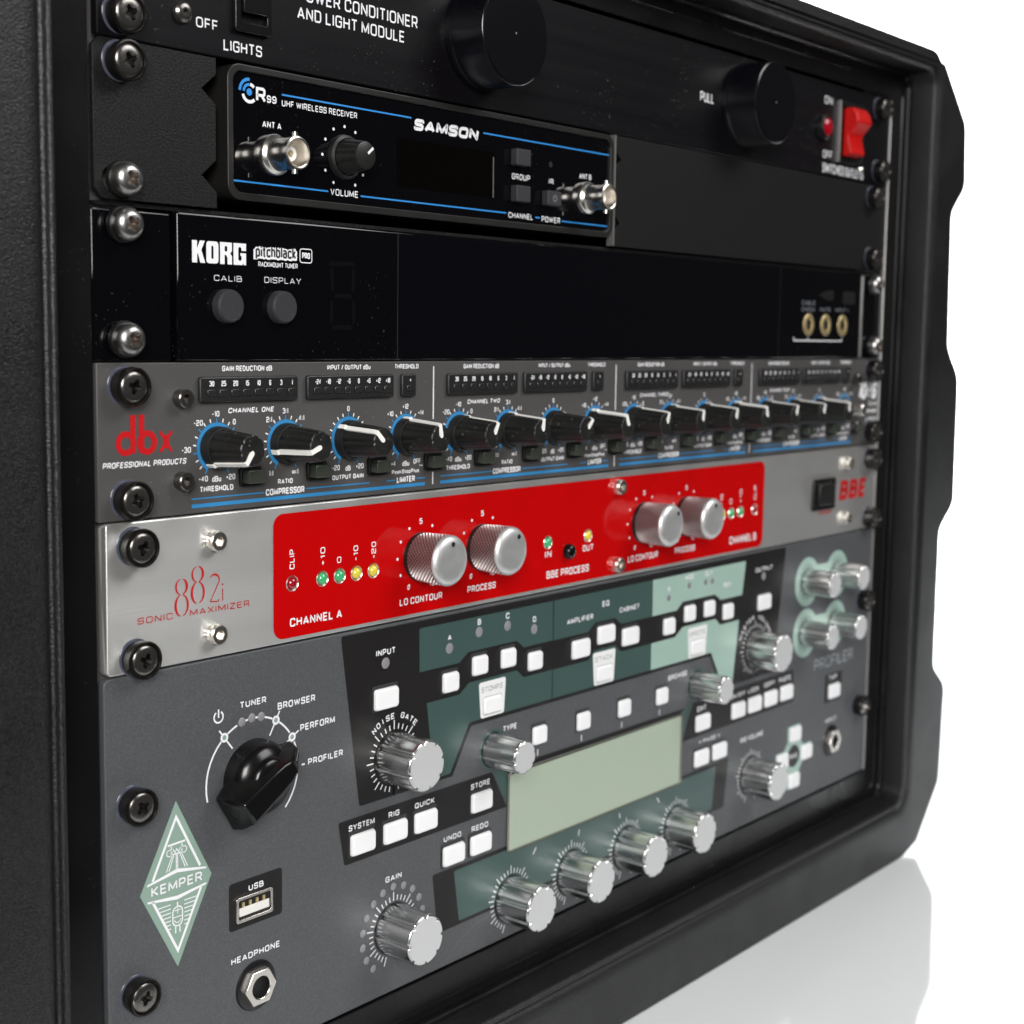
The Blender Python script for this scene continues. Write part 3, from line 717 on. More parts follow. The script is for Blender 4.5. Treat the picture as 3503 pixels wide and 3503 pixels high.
for x, z in ((27.6, 212.2), (27.6, 188.0), (454.5, 212.4), (455, 188.2)):
    h = MB(); h.lathe(x, z, [(1.55, -3.4), (2.45, -3.4), (2.75, -3.1), (2.8, -.05)], 24, ); h.wall(circ(x, z, 1.55, 6), -3.4, -1.4); h.poly(circ(x, z, 1.55, 24), -3.4, [circ(x, z, 1.45, 6)]); h.poly(circ(x, z, 1.55, 6), -1.4)
    h.build('socket_screw', 'scr_blk', u, smooth=30)
CH = [0, 109, 217.2, 323.8]; SC = [1, .998, .985, .97]
ANG = [[-145, -112, -46, -10], [25, 6, 42, -24], [15, 6, 8, -12], [16, 16, -6, None]]
NUM = [[('-40', -5.2, -9.1), ('-30', -11.4, -.2), ('-20', -6.9, 7.6), ('-10', -.4, 10.1), ('0', 6.7, 7.5), ('dBu', -.2, -9.4), ('+20', 5.2, -9.1)],
       [('1:1', -6.0, -9.1), ('2:1', -6.7, 7.7), ('3:1', 0, 10.2), ('4:1', 6.7, 7.8), ('\u221e:1', 4, -9.1)],
       [('0', 0, 10.1), ('-20', -5.5, -9), ('dB', -.1, -9.4), ('+20', 5.3, -9)],
       [('+10', -7.6, 7.8), ('+12', -.2, 10.1), ('+14', 7.5, 7.8), ('+4', -6.0, -9.2), ('dBu', .1, -9.4), ('OFF', 5.7, -8.9)]]
KX = [41, 68.25, 95.5, 122.7]
_k = {}


def dbx_knob(cx, cz, ang):
    def head(p0):      # body and skirt
        m = MB(); m.lathe(p0[0], p0[1], [(0, -16.6), (4.3, -16.6), (4.65, -16.3), (4.8, -15), (5.75, -3.4), (5.75, -3.2)], 96, fl(8, .085, .11))
        m.lathe(p0[0], p0[1], [(5.6, -3.6), (6.1, -3.5), (6.35, -3.0), (6.45, -.4), (6.3, -.25)], 48); return m
    if not _k:
        o = head((cx, cz)).build('knob', 'plasticm', u, smooth=28, at=(cx, 0, cz))
        w = MB(); path = [(6.7, -.5), (6.6, -3.35), (6.15, -3.75), (5.2, -15.4), (4.9, -16.9), (1.0, -16.95)]; hw = .78
        for (r0, y0), (r1, y1) in zip(path, path[1:]):
            w.face([(cx - hw, y0, cz + r0), (cx + hw, y0, cz + r0), (cx + hw, y1, cz + r1), (cx - hw, y1, cz + r1)])
            for sg in (-1, 1): w.face([(cx + sg * hw, y0, cz + r0), (cx + sg * hw, y1, cz + r1), (cx + sg * hw, y1 + (.5 if r1 < 4 else 0), cz + r1 - (.7 if r1 > 4 else 0)), (cx + sg * hw, y0, cz + r0 - .7)])
        w.poly([(cx + .78 * math.cos(t), cz + 1.0 + .78 * math.sin(t)) for t in [R(a) for a in range(180, 361, 20)]], -16.95)
        w.build('pointer_line', 'whitep', o, smooth=0)
        _k[0] = o
    else: o = clone(_k[0], u, (cx, 0, cz))
    o.rotation_euler = (0, R(ang), 0)
    return o


meterproto = {}
for c in range(4):
    X = lambda x: CH[c] + 41 + (x - 41) * SC[c]
    for t, x0, x1, z0, z1, bo, sh in (('GAIN REDUCTION dB', 43.2, 62.8, 219.9, 221.6, .03, 0), ('INPUT / OUTPUT dBu', 86.1, 105.6, 220, 221.6, .03, 0), ('THRESHOLD', 117.1, 128.8, 220.1, 221.7, .035, 0),
                                      ('CHANNEL ' + ('ONE', 'TWO', 'THREE', 'FOUR')[c], 45.4, 63.7 + (0, 0, 3.5, 1)[c], 207.3, 208.9, .035, .2), ('THRESHOLD', 34.5, 47.2, 184.1, 185.8, .035, 0), ('RATIO', 65.1, 71.2, 184.5, 186.1, .035, 0),
                                      ('COMPRESSOR', 60.1, 76.2, 181.2, 183.3, .045, 0), ('OUTPUT GAIN', 88.4, 102.6, 184.2, 185.8, .035, 0), ('PeakStopPlus', 116.1, 129.4, 184.4, 185.8, .03, 0), ('\u2122', 129.4, 131.2, 186.1, 186.9, .01, 0), ('LIMITER', 118.5, 127.4, 181.3, 183.4, .045, 0)):
        (MB().text(t, X(x0), X(x1), z0, z1, -.1, .01, sh) if t == '\u2122' else MB().lab(t, X(x0), X(x1), z0, z1, -.1, .195 + bo * .6, sh)).build('caption', 'white', u, smooth=0)
    st = MB(); st.strip([(X(31.4), 180.15), (X(132.5), 180.15)], 1.15, -.1)
    for x0, x1 in ((31.4, 59.6), (77.0, 105.4), (113.4, 117.7), (128.2, 132.5)): st.strip([(X(x0), 182.3), (X(x1), 182.3)], .42, -.1)
    st.build('blue_stripe', 'blue', u, smooth=0)
    if c < 3:
        dv = MB(); xv = (136.5, 245.2, 352.0)[c]; dv.strip([(xv, 202.5), (xv, 220.8)], .55, -.1); dv.strip([(xv, 179.7), (xv, 184)], .55, -.1); dv.build('channel_divider', 'white', u, smooth=0)
    for x0, x1, labs in ((33.8, 72.4, ('30', '25', '20', '15', '10', '6', '3', '1')), (76.4, 115.5, ('-24', '-18', '-12', '-6', '0', '+6', '+12', '+18')), (119.5, 126.4, ('+',))):
        a, b = X(x0), X(x1); nn = len(labs); pit = (b - a - 1.6) / nn if nn > 1 else 0
        ob = MB().prism(rrect(a, b, 210.7, 218.4, .8, 3), -1.5, -.02).build('meter', 'meter', u, bevel=.55, seg=3)
        nm = MB()
        for i, t in enumerate(labs):
            xc = a + (4.3 if nn > 1 else (b - a) / 2 + .4) + 4.53 * SC[c] * i
            nm.num(t, xc, 216.35, 1.65 if t != '+' else 2.0, -1.58, .19, .55)
            MB().prism(rrect(xc - 1.75, xc + 1.55, 212.5, 214.6, .3, 2), -1.85, -1.45).build('led_window', 'ledwin', ob, bevel=.25)
        nm.build('numerals', 'white', ob, smooth=0)
    for i in range(4):
        cx, cz = CH[c] + 41 + (KX[i] - 41) * SC[c], 197.2
        if ANG[c][i] is None:      # this control has lost its knob: only the bare metal shaft is left
            sh = MB(); sh.lathe(cx, cz, [(0, -11.6), (2.4, -11.6), (2.9, -11.1), (3.0, -4.2), (4.6, -4.0), (4.8, -3.4), (4.8, -.15)], 32)
            so2 = sh.build('bare_shaft', 'nickel_r', u, smooth=35); so2['label'] = 'bare silver shaft with its knob missing'
        else: dbx_knob(cx, cz, ANG[c][i])
        ri = MB(); ri.arc(cx, cz, 6.95, 1.15, -152, 152, -.1, 44)
        blue_t = {0: (-150, -100, -50, 0, 50, 100, 150), 1: (-150, -50, 0, 50, 100, 150), 2: (-150, 0, 150), 3: (-150, -50, 0, 50, 150)}[i]
        for a in blue_t: ri.tick(cx, cz, 7.4, 8.9, a, .4, -.12)
        so_ = ri.build('dial_ring', 'blue', u, smooth=0)
        wt = MB()
        for k in range(19):
            a = -150 + 300 * k / 18
            if all(abs(a - q) > 6 for q in blue_t): wt.tick(cx, cz, 7.75, 8.9, a, .42, -.12)
        for t, dx, dz in NUM[i]: wt.num(t, cx + dx * SC[c], cz + dz, 1.75, -.12, .19, .7)
        wt.build('dial_scale', 'white', u, smooth=0)
        bx = (49.4, 76.9, 104.3, 131.9)[i]; x0, x1 = X(bx), X(bx + 8.4)
        be = MB().prism(rrect(x0, x1, 184.6, 190.9, .9, 3), -1.1, -.02, [rrect(x0 + .7, x1 - .7, 185.5, 190.1, .4, 2)[::-1]]).build('push_switch', 'plastic', u, bevel=.3)
        MB().prism(rrect(x0 + 1.0, x1 - 1.0, 185.8, 189.8, .2, 2), -3.9, -.5).build('switch_key', 'dkbtn', be, bevel=.35)
for x, z in ((8.4, 216), (8.8, 183.9), (472, 216.6), (473, 185)): rack_screw(u, x, z)

# ------------------------------------------------------------------ brushed metal sound enhancer
u = thing('sound_enhancer', (241, 0, 133.7), 'brushed metal sound enhancer with bright red panel and four knurled silver knobs', 'sound enhancer')
MB().prism(rrect(1.3, 482.4, 133.5, 177.4, 1.5, 4), 0, 4.4).build('front_panel', 'alu', u, bevel=.5, seg=3)
RP = rrect(63.1, 366.8, 134.95, 175.0, 4, 6)
MB().poly(RP, -.1).build('red_panel', 'redpanel', u, smooth=0)
PY = -.2
lg = MB()


def crescent(m, cx, cz, rx, rz, side, w, y):
    """one bowl of a brush-drawn figure: a curve thick in the middle and fine at its ends"""
    P = []; Wd = []
    for k in range(13):
        t = R(-80 + 160 * k / 12); P.append((cx + side * rx * math.cos(t), cz + rz * math.sin(t))); Wd.append(.2 + 1.25 * w * math.cos(t) ** 1.5)
    m.strip(P, Wd, y)


for x0, zb in ((25.3, 147.9), (31.3, 151.0)):
    crescent(lg, x0 + 2.0, zb + 8.7, 1.9, 2.3, -1, .32, -.1); crescent(lg, x0 + 2.2, zb + 8.7, 1.9, 2.3, 1, .5, -.1)
    crescent(lg, x0 + 2.0, zb + 3.1, 2.1, 3.2, -1, .5, -.1); crescent(lg, x0 + 2.2, zb + 3.1, 2.2, 3.2, 1, .4, -.1)
lg.strip([pol(39.7, 157.0, 1.9, a) for a in range(-60, 120, 15)] + [(40.0, 154.0), (38.1, 150.75)], [.15, .25, .4, .5, .55, .6, .6, .55, .5, .45, .4, .35, .3, .3], -.1); lg.strip([(38.0, 150.75), (41.2, 150.5), (41.3, 151.2)], .3, -.1)
lg.strip([(42.85, 150.5), (42.85, 154.2)], .32, -.1); lg.poly(circ(42.8, 155.5, .3, 10), -.1)
lg.build('logo', 'red', u, smooth=0)
for t, x0, x1 in (('SONIC', 11.7, 24.1), ('MAXIMIZER', 30.5, 53.3)): MB().euro(t, x0, x1, 147.4, 149.3, -.1, .14).build('caption', 'red', u, smooth=0)
for t, x0, x1, z0, z1 in (('CHANNEL A', 69.9, 92.7, 138.4, 141.2), ('LO CONTOUR', 120.2, 141.9, 138.5, 140.9), ('PROCESS', 155.6, 171.4, 138.7, 141.1), ('IN', 200.8, 204.7, 146.7, 149.3), ('OUT', 225, 232, 146.7, 149.2), ('BBE PROCESS', 202, 229.2, 138.4, 141.3),
                          ('LO CONTOUR', 256.5, 278.5, 138.8, 141.5), ('PROCESS', 291.8, 307.7, 138.8, 141.4), ('CHANNEL B', 336.9, 360.5, 138.4, 141.9)):
    MB().euro(t, x0, x1, z0, z1, PY, .19).build('caption', 'white', u, smooth=0)
for t, xc, z0, z1 in (('CLIP', 70.8, 157, 163.3), ('+10', 84.1, 156.8, 162.7), ('0', 91.4, 156.8, 158.8), ('-10', 99, 156.7, 161.8), ('-20', 107.4, 156.6, 162.2), ('-10', 328.9, 157.5, 162), ('0', 337, 157, 159.4), ('+10', 345.6, 157, 163.2), ('CLIP', 358.4, 157.4, 164.2)):
    MB().vtext(t, xc, z0, z1, 2.1 if t != '0' else 1.9, PY).build('caption', 'white', u, smooth=0)


def led(x, z, m, r=1.9):
    o = MB(); o.lathe(x, z, [(r + .25, -.16), (r + .55, -.45), (r + .75, -.14)], 24); o = o.build('led', 'nickel_r', u)
    d_ = MB(); d_.lathe(x, z, [(0, -1.5), (r * .5, -1.35), (r * .85, -.9), (r * 1.02, -.4), (r * 1.05, -.15)], 20); d_.build('lens', m, o, smooth=60)
    return o


for x, m in ((70.9, 'lred'), (83.9, 'lgreen'), (91.7, 'lgreen'), (99.4, 'lyellow'), (107.3, 'lyellow')): led(x, 152.4, m)
led(202.4, 152.6, 'lgreen'); led(228.3, 152.8, 'lyellow')
for x, m in ((330, 'lyellow'), (337.6, 'lgreen'), (345.6, 'lgreen'), (358.4, 'lred')): led(x, 152.8, m)
k = MB(); k.lathe(215.2, 147.9, [(0, -3.2), (1.8, -3.0), (2.7, -2.3), (2.9, -1), (3.1, -.15)], 28); k.build('push_button', 'bakelite', u, smooth=60)
_b = {}


def bbe_knob(cx, cz, ang):
    if not _b:
        m = MB(); m.lathe(cx, cz, [(8.75, -13.3), (8.9, -13.0), (8.6, -2.0), (8.55, -1.8)], 96)
        o = m.build('knob', 'knurl', u, smooth=30, at=(cx, 0, cz))
        m = MB(); m.lathe(cx, cz, [(0, -15.4), (5.6, -15.4), (7.2, -15.1), (8.3, -14.4), (8.85, -13.5), (8.85, -13.3), (8.7, -13.2)], 64); m.build('knob_cap', 'satin2', o, smooth=60)
        m = MB(); m.lathe(cx, cz, [(8.5, -1.8), (8.7, -1.5), (8.7, -.2)], 48); m.build('base_ring', 'plastic', o)
        px, pz = pol(cx, cz, 5.8, 0); m = MB(); m.lathe(px, pz, [(0, -15.42), (.5, -15.44), (.62, -15.58), (.85, -15.55), (.9, -15.3)], 16); m.build('indicator_dot', 'hole', o)
        _b[0] = o
    else: o = clone(_b[0], u, (cx, 0, cz))
    o.rotation_euler = (0, R(ang), 0)


for cx, ang in ((130.6, 0), (163.4, 28), (267.3, 33), (299.7, 0)):
    bbe_knob(cx, 154.7, ang)
    d = MB()
    for a in (30, -30, 60, -60, -90, 90, -120, 120): d.poly(circ(*pol(cx, 155.0, 11.65, a), .52, 12), PY)
    d.euro('5', cx - .75, cx + .75, 166.2, 168.2, PY, .2); d.euro('0', cx - 6.7, cx - 5.2, 143.7, 145.6, PY, .2, shear=.2); d.euro('10', cx + 4.6, cx + 7.2, 143.7, 145.6, PY, .2)
    d.build('dial_scale', 'white', u, smooth=0)
for x, z in ((39.6, 169.2), (39.6, 140.7), (248.2, 171.0), (248.3, 138.9), (450, 169.3), (450, 141.2)):
    m = MB(); m.lathe(x, z, [(2.1, -2.9), (2.75, -2.9), (2.95, -2.7), (2.95, -2.2), (2.95, -2.1), (3.1, -2.0), (3.2, -1.8), (3.2, -.12)], 48, lambda t, y: 1 - (.04 if y > -2.05 and math.sin(t * 24) > 0 else 0))
    m.wall(circ(x, z, 1.7, 6), -2.9, -1.2); m.poly(circ(x, z, 2.1, 24), -2.9, [circ(x, z, 1.7, 6)]); m.poly(circ(x, z, 1.7, 6), -1.2)
    m.build('socket_screw', 'nickel_r', u, smooth=30)
ps = MB().prism(rrect(413.6, 436.5, 147.4, 163, .8, 3), -1.4, -.02, [rrect(416.2, 434, 149.4, 161, .4, 2)[::-1]]).build('power_switch', 'plastic', u, bevel=.4)
MB().prism([(417, 150), (433, 150), (433, 160.4), (417, 160.4)], -3.2, -.4).build('rocker', 'plasticm', ps, bevel=.6)
MB().arc(437.6, 154.8, 1.3, .35, 0, 360, -.12, 20).build('off_mark', 'white', u, smooth=0)
MB().euro('BBE', 443.2, 473.8, 150.6, 160.6, -.1, .25, shear=.2).build('logo', 'red', u, smooth=0)
MB().euro('POWER', 422.5, 435, 144.7, 146.8, -.1, .18).build('caption', 'red', u, smooth=0)
for x, z in ((10.6, 170.2), (11.0, 137.7), (474.6, 170.3), (476, 139.2)): rack_screw(u, x, z)

# ------------------------------------------------------------------ guitar amp processor
u = thing('guitar_processor', (241, 0, .6), 'dark slate guitar amp processor with green display and white buttons, lowest unit in the rack', 'amp processor')
MB().prism(rrect(-.2, 482.5, .6, 132.9, 2, 4), 0, 3).build('front_panel', 'kmp', u, bevel=.4, seg=3)
bt = MB()     # black print
gray = [(158.6, 88.7), (322.9, 88.7), (333.0, 71.9), (148.6, 71.9)]
bt.poly(rpoly([(92.4, 131.9, 1.2), (390.0, 131.9, 1.2), (381.4, 71.9, 1.2), (333.0, 71.9, 0), (322.9, 88.7, 2), (158.6, 88.7, 2), (148.6, 71.9, 0), (101.2, 71.9, 1.2)], 0), -.05)
bt.build('print_field', 'kblack', u, smooth=0)
bt = MB(); bt.poly(rpoly([(91.3, 68.5), (171, 68.5), (180, 52.9, 0), (94.2, 52.9)], 1.1), -.05); bt.build('print_field', 'kblack', u, smooth=0)
bt = MB(); bt.poly(rpoly([(310.4, 69.6), (401.9, 69.6), (402.8, 53.1), (301.4, 53.1, 0)], 1.1), -.05); bt.build('print_field', 'kblack', u, smooth=0)
bt = MB(); bt.poly(rpoly([(138.2, 37.3), (342.2, 37.3), (339.0, 14.4), (141.4, 14.4)], 1.1), -.05); bt.build('print_field', 'kblack', u, smooth=0)
bt = MB(); bt.poly([(178.0, 68.3), (303.5, 68.3), (303.5, 66.4), (178.0, 66.4)], -.06); bt.build('display_border', 'kblack', u, smooth=0)
for x0, x1, z0, z1 in ((142.6, 155.6, 38.4, 47.5), (157.6, 170.8, 38.4, 47.5), (435.5, 454, 45.8, 60.6)): MB().poly(rrect(x0, x1, z0, z1, .9, 3), -.05).build('key_surround', 'kblack', u, smooth=0)
up = [(130.3, 129.2, .8), (130.6, 113.5, 0), (151.6, 113.5), (156.6, 116.7), (184.4, 116.7), (188.8, 113.5), (206.7, 113.5, 0), (206.5, 129.2, 0)]
lo = [(134.4, 101.7, 0), (151.9, 101.7), (157.1, 105.2), (184.7, 105.2), (189, 101.8), (206.7, 101.8, 0), (206.6, 90.2, 0), (157.6, 90.2, 2), (147.3, 73.2, .8), (138.6, 73.2, .8)]
g = MB(); g.poly(rpoly(up, .5), -.11); g.poly(rpoly(lo, .5), -.11)
g.poly(rpoly([(207.2, 129.2, 0), (207.2, 113.4, 0), (230, 113.4), (234.7, 116.6), (248.4, 116.6), (252.7, 113.5), (275.3, 113.5, 0), (275.2, 129.2, 0)], .5), -.11)
g.poly(rpoly([(207.2, 101.7, 0), (230.4, 101.7), (234.4, 105.2), (248.7, 105.2), (253, 101.8), (275.1, 101.8, 0), (275.1, 90.2, 0), (207.2, 90.2, 0)], .5), -.11)
g.poly([(171.6, 68.3), (178.0, 68.3), (180.2, 66.0), (180.2, 53.6)], -.11); g.poly([(303.4, 68.3), (309.8, 69.4), (302.0, 53.6), (300.8, 53.6), (300.8, 67)], -.11)
g.poly(rpoly([(149.9, 35.7), (331.2, 35.7), (328.5, 15.8), (153.0, 15.8)], .9), -.11)
g.poly(circ(171.3, 77.1, 7.8, 32), -.11); g.poly(circ(312.6, 77.2, 7.8, 32), -.11)
g.build('green_field', 'kgreen', u, smooth=0)
g = MB(); g.poly(rpoly([(275.6, 129.2, 0), (275.7, 113.5, 0), (294.6, 113.5), (299.3, 116.7), (325.7, 116.7), (331, 113.5), (349.7, 113.5), (352.4, 129.2, .8)], .5), -.11)
g.poly(rpoly([(275.5, 101.8, 0), (293.7, 101.8), (299.8, 105.5), (326.8, 105.3), (331.2, 102), (347.7, 102), (343.5, 73.4), (334.2, 73.4, 0), (324.0, 90.2, 1.5), (275.5, 90.2, 0)], .5), -.11)
g.build('pale_green_field', 'klight', u, smooth=0)
for cx, cz in ((412.5, 112.2), (412.3, 86.3)):     # pale green figure-of-eight patches round the right knobs
    P = [pol(cx, cz, 12.4, a) for a in range(112, 416, 12)] + [pol(cx + 31, cz + .5, 12.2, a) for a in range(-56, 237, 12)]
    g = MB(); g.poly(rpoly(P, 1.5, 2), -.11); g.build('knob_patch', 'klight', u, smooth=0)
    t = MB()
    for dx in (0, 31):
        for k in range(40): t.tick(cx + dx, cz + (.4 if dx else 0), 7.3, 9.0, k * 9, .28, -.17)
    t.build('dial_scale', 'ink', u, smooth=0)
# display
d = MB(); d.prism(rrect(180.0, 301.0, 34.4, 66.2, 1.6, 4), -1.0, -.02, [rrect(180.8, 299.8, 35.2, 65.5, 1.2, 4)[::-1]]); dsp = d.build('display', 'acry', u, bevel=.4)
MB().poly(rrect(180.8, 299.8, 35.2, 65.5, 1.2, 4), -.5).build('display_screen', 'lcd', dsp, smooth=0)
# recessed keys


def key(cx, cz, w, h, cap=None, recess=True):
    p = MB(); p.poly(rrect(cx - w / 2, cx + w / 2, cz - h / 2, cz + h / 2, .5, 2), -.17)
    p = p.build('button_well', 'recess', u, smooth=0)
    a = rrect(cx - w / 2 + .35, cx + w / 2 - .35, cz - h / 2 + .4, cz + h / 2 - 1.1, 1.1, 4)
    b = rrect(cx - w / 2 + .75, cx + w / 2 - .75, cz - h / 2 + .8, cz + h / 2 - 1.5, 1.3, 4)
    k = MB(); k.taper(b, -1.75, a, -.2)
    return k.build('button', 'kbtn', u, bevel=.5, seg=3, smooth=50)


keyproto = {}


def keyc(cx, cz, w, h):
    if (w, h) not in keyproto:
        b = key(cx, cz, w, h); well = [o for o in u.children if o.name.startswith('button_well')][-1]
        keyproto[(w, h)] = (b, W[b] - Vector((cx, 0, cz)), well, W[well] - Vector((cx, 0, cz)))
        return
    b, db, wl, dw = keyproto[(w, h)]
    clone(b, u, Vector((cx, 0, cz)) + db); clone(wl, u, Vector((cx, 0, cz)) + dw)


for cx, cz in ((146.3, 107.7), (162.4, 111.3), (178.8, 111.4), (195.0, 107.7), (287.9, 107.9), (304.2, 111.4), (320.4, 111.4), (336.5, 107.9), (198.6, 77.7), (227.1, 77.7), (255.6, 77.7), (283.8, 77.7)): keyc(cx, cz, 9.2, 9.0)
for cx, cz in ((113.3, 107.8), (224.3, 107.9), (241.4, 111.3), (258.8, 107.9), (369.3, 108.0), (102.3, 59.5), (118.2, 59.4), (133.8, 59.3), (164.4, 59.3), (149.0, 42.9), (164.2, 43.0), (317.7, 59.5), (348.6, 59.4), (363.6, 59.4), (378.7, 59.5), (394.1, 59.6), (444.6, 51.6), (317.4, 43.1), (332.8, 43.1)): keyc(cx, cz, 12.4, 9.2)
# soft plates with a key each
for x, w0, t in ((162.6, 15.6, 'STOMPS'), (233.3, 15.8, 'STACK'), (303.9, 16.1, 'EFFECTS')):
    pl = MB(); pl.poly(rpoly([(x, 104), (x + w0, 104), (x + w0 - .9, 90.3), (x + 1.3, 90.3)], 1.2), -.17); po = pl.build('key_plate', 'kplate', u, smooth=0)
    MB().euro(t, x + 1.6, x + w0 - 2, 100.1, 102.0, -.22, .09).build('caption', 'ink', po, smooth=0)
    MB().taper(rrect(x + 3.0, x + w0 - 2.8, 91.7, 97.3, 1, 4), -1.1, rrect(x + 2.7, x + w0 - 2.4, 91.5, 97.8, 1, 4), -.18).build('button', 'kbtn', u, bevel=.25, smooth=50)
    MB().strip(rrect(x + 2.45, x + w0 - 2.15, 91.25, 98.1, 1.1, 4), .16, -.2, closed=True).build('key_outline', 'dim', po, smooth=0)
# captions
CAP = [('INPUT', 108.8, 118.2, 122.5, 124.7), ('AMPLIFIER', 215.6, 232.9, 118.4, 120.6), ('EQ', 239.1, 243.8, 122.5, 124.8), ('CABINET', 251.4, 265.6, 118.4, 120.5), ('MOD', 300.8, 307.4, 126.2, 128.4), ('DLY', 317, 323, 126.1, 128.3), ('REV', 333, 339.2, 119, 121.2), ('X', 286.8, 289, 122.8, 125), ('OUTPUT', 361.2, 377, 122.6, 124.7),
       ('TYPE', 176.9, 185, 82.7, 84.9), ('BROWSE', 289.2, 304.1, 83.1, 85.3), ('SYSTEM', 96.1, 108.4, 64.3, 66.4), ('RIG', 115.3, 120.6, 64.3, 66.4), ('QUICK', 128.6, 138.8, 64.4, 66.4), ('STORE', 158.8, 169.6, 64.3, 66.4), ('UNDO', 144.1, 153.5, 48.1, 50.1), ('REDO', 159.5, 168.8, 48.0, 50.1),
       ('GAIN', 113.9, 122, 41.3, 43.4), ('USB', 52.3, 58.4, 56.2, 58.2), ('HEADPHONE', 45.1, 65.2, 34.0, 36.1), ('TUNER', 49.2, 59.8, 115.7, 117.8), ('BROWSER', 64.6, 80.7, 112.4, 114.7), ('PERFORM', 74.2, 89.5, 103.5, 105.8), ('PROFILER', 77.6, 93.2, 91.5, 93.7), ('EXIT', 313.7, 321, 64.5, 66.9), ('ON/OFF', 342, 355.4, 65, 67.1),
       ('LOCK', 358.1, 368, 65, 67.2), ('COPY', 373.2, 383.3, 65.2, 67.4), ('PASTE', 387.4, 398.8, 65.0, 67.4), ('TAP', 439.4, 448, 57.3, 59.6), ('< PAGE >', 316, 333.5, 49.2, 51.0), ('RIG VOLUME', 352.4, 373.3, 42, 44.4), ('INPUT', 437.4, 449.2, 35, 37.2)]
for L in 'ABCD': CAP.append((L, *{'A': (145.2, 147.1, 122.7, 124.8), 'B': (161.5, 163.3, 126.0, 128.2), 'C': (177.6, 179.6, 126.0, 128.3), 'D': (193.9, 195.8, 122.5, 124.7)}[L]))
for t, x0, x1, z0, z1 in CAP: MB().lab(t, x0, x1, z0, z1, -.24, .205).build('caption', 'white', u, smooth=0)
MB().euro('PROFILER', 423.3, 465, 64.9, 70.6, -.1, .1).build('logo', 'greybtn', u, smooth=0)
ln = MB()
for x in (198.4, 226.8, 254.9, 283.2): ln.strip([(x, 69.0), (x, 71.5)], .5, -.1)
for x, lean in ((197.4, .9), (226.3, .3), (255.0, -.3), (283.9, -.9)): ln.strip([(x - lean, 29.6), (x + lean, 32.0)], .5, -.17)
ln.build('pointer_mark', 'white', u, smooth=0)


def round_led(x, z, m='ledoff', r=1.95):
    o = MB(); o.lathe(x, z, [(0, -.42), (r * .8, -.36), (r, -.14)], 18); o.build('led', m, u, smooth=60)


for x, z in ((113.5, 119.6), (146.2, 119.7), (162.4, 123.3), (178.8, 123.3), (194.9, 119.7), (369.1, 120.1)): round_led(x, z)
for x, z in ((288.1, 119.9), (304.2, 123.4), (317.7, 123.3), (323.3, 123.2)): round_led(x, z, 'ledpurple', 1.4)
for k in range(15): round_led(*pol(118.0, 23.7, 15.2, -140 + 20 * k), r=1.4)
# knobs
_kk = {}


def kemper_knob(cx, cz, big):
    if big not in _kk:
        r, l, nn = (9.0, 16.0, 8) if big else (6.4, 15.8, 8)
        m = MB(); m.lathe(cx, cz, [(r - .75, -l), (r - .3, -l + .25), (r - .08, -l + .6), (r, -l + 1.2), (r + .02, -.5), (r - .3, -.25)], 180, fl(nn, .125, .062 if big else .07, .2))
        o = m.build('knob', 'chrome', u, smooth=32, at=(cx, 0, cz))
        m = MB(); m.lathe(cx, cz, [(0, -l - .02), (r * .5, -l - .02), (r - .72, -l - .01)], 180, lambda t, y: 1 if abs(y + l + .02) < .001 and False else fl(nn, .125, .062 if big else .07, .2)(t, y)); m.build('knob_cap', 'satin', o, smooth=0)
        m = MB(); m.lathe(cx, cz, [(r - .5, -.35), (r + .35, -.3), (r + .4, -.2)], 48); m.build('base_ring', 'plastic', o)
        _kk[big] = o; return
    o = clone(_kk[big], u, (cx, 0, cz)); o.rotation_euler = (0, R(random.uniform(0, 36)), 0)


BIG = [(117.8, 85.5, 45), (118.0, 23.7, 40), (362.7, 86.1, 45), (362.5, 24.3, 40), (182.9, 15.6, 40), (221.4, 15.6, 40), (259.9, 15.6, 40), (298.4, 15.6, 40)]
for cx, cz, st in BIG:
    kemper_knob(cx, cz, True)
    t = MB(); nn = 0; a = -180
    for k in range(-16, 17):
        a = k * st / 4
        if abs(a) > 180: continue
        t.tick(cx, cz, 10.1, 13.3 if k % 4 == 0 else 12.0, a, .42, -.24)
    t.build('dial_scale', 'white', u, smooth=0)
for cx, cz in ((171.3, 77.1), (312.6, 77.2), (412.5, 112.2), (443.6, 112.5), (412.2, 86.3), (442.9, 87.0)): kemper_knob(cx, cz, False)
for t, cx, cz, r, a0, a1 in (('NOISE GATE', 117.8, 85.5, 14.9, -41, 45), ('MASTER VOLUME', 362.7, 86.1, 15.0, -62, 66)):
    m = MB(); n = len(t)
    for i, ch in enumerate(t):
        if ch == ' ': continue
        a = a0 + (a1 - a0) * i / (n - 1); x, z = pol(cx, cz, r, a); wd = .45 if ch == 'I' else 1.75 if ch != 'M' else 2.1
        q = MB().lab(ch, x - wd / 2, x + wd / 2, z - 1.05, z + 1.05, -.24, .19); b = len(m.v); c_, s_n = math.cos(R(a)), math.sin(R(a))
        m.v += [(x + (p[0] - x) * c_ + (p[2] - z) * s_n, p[1], z - (p[0] - x) * s_n + (p[2] - z) * c_) for p in q.v]; m.f += [tuple(b + i for i in f) for f in q.f]
    m.build('caption', 'white', u, smooth=0)
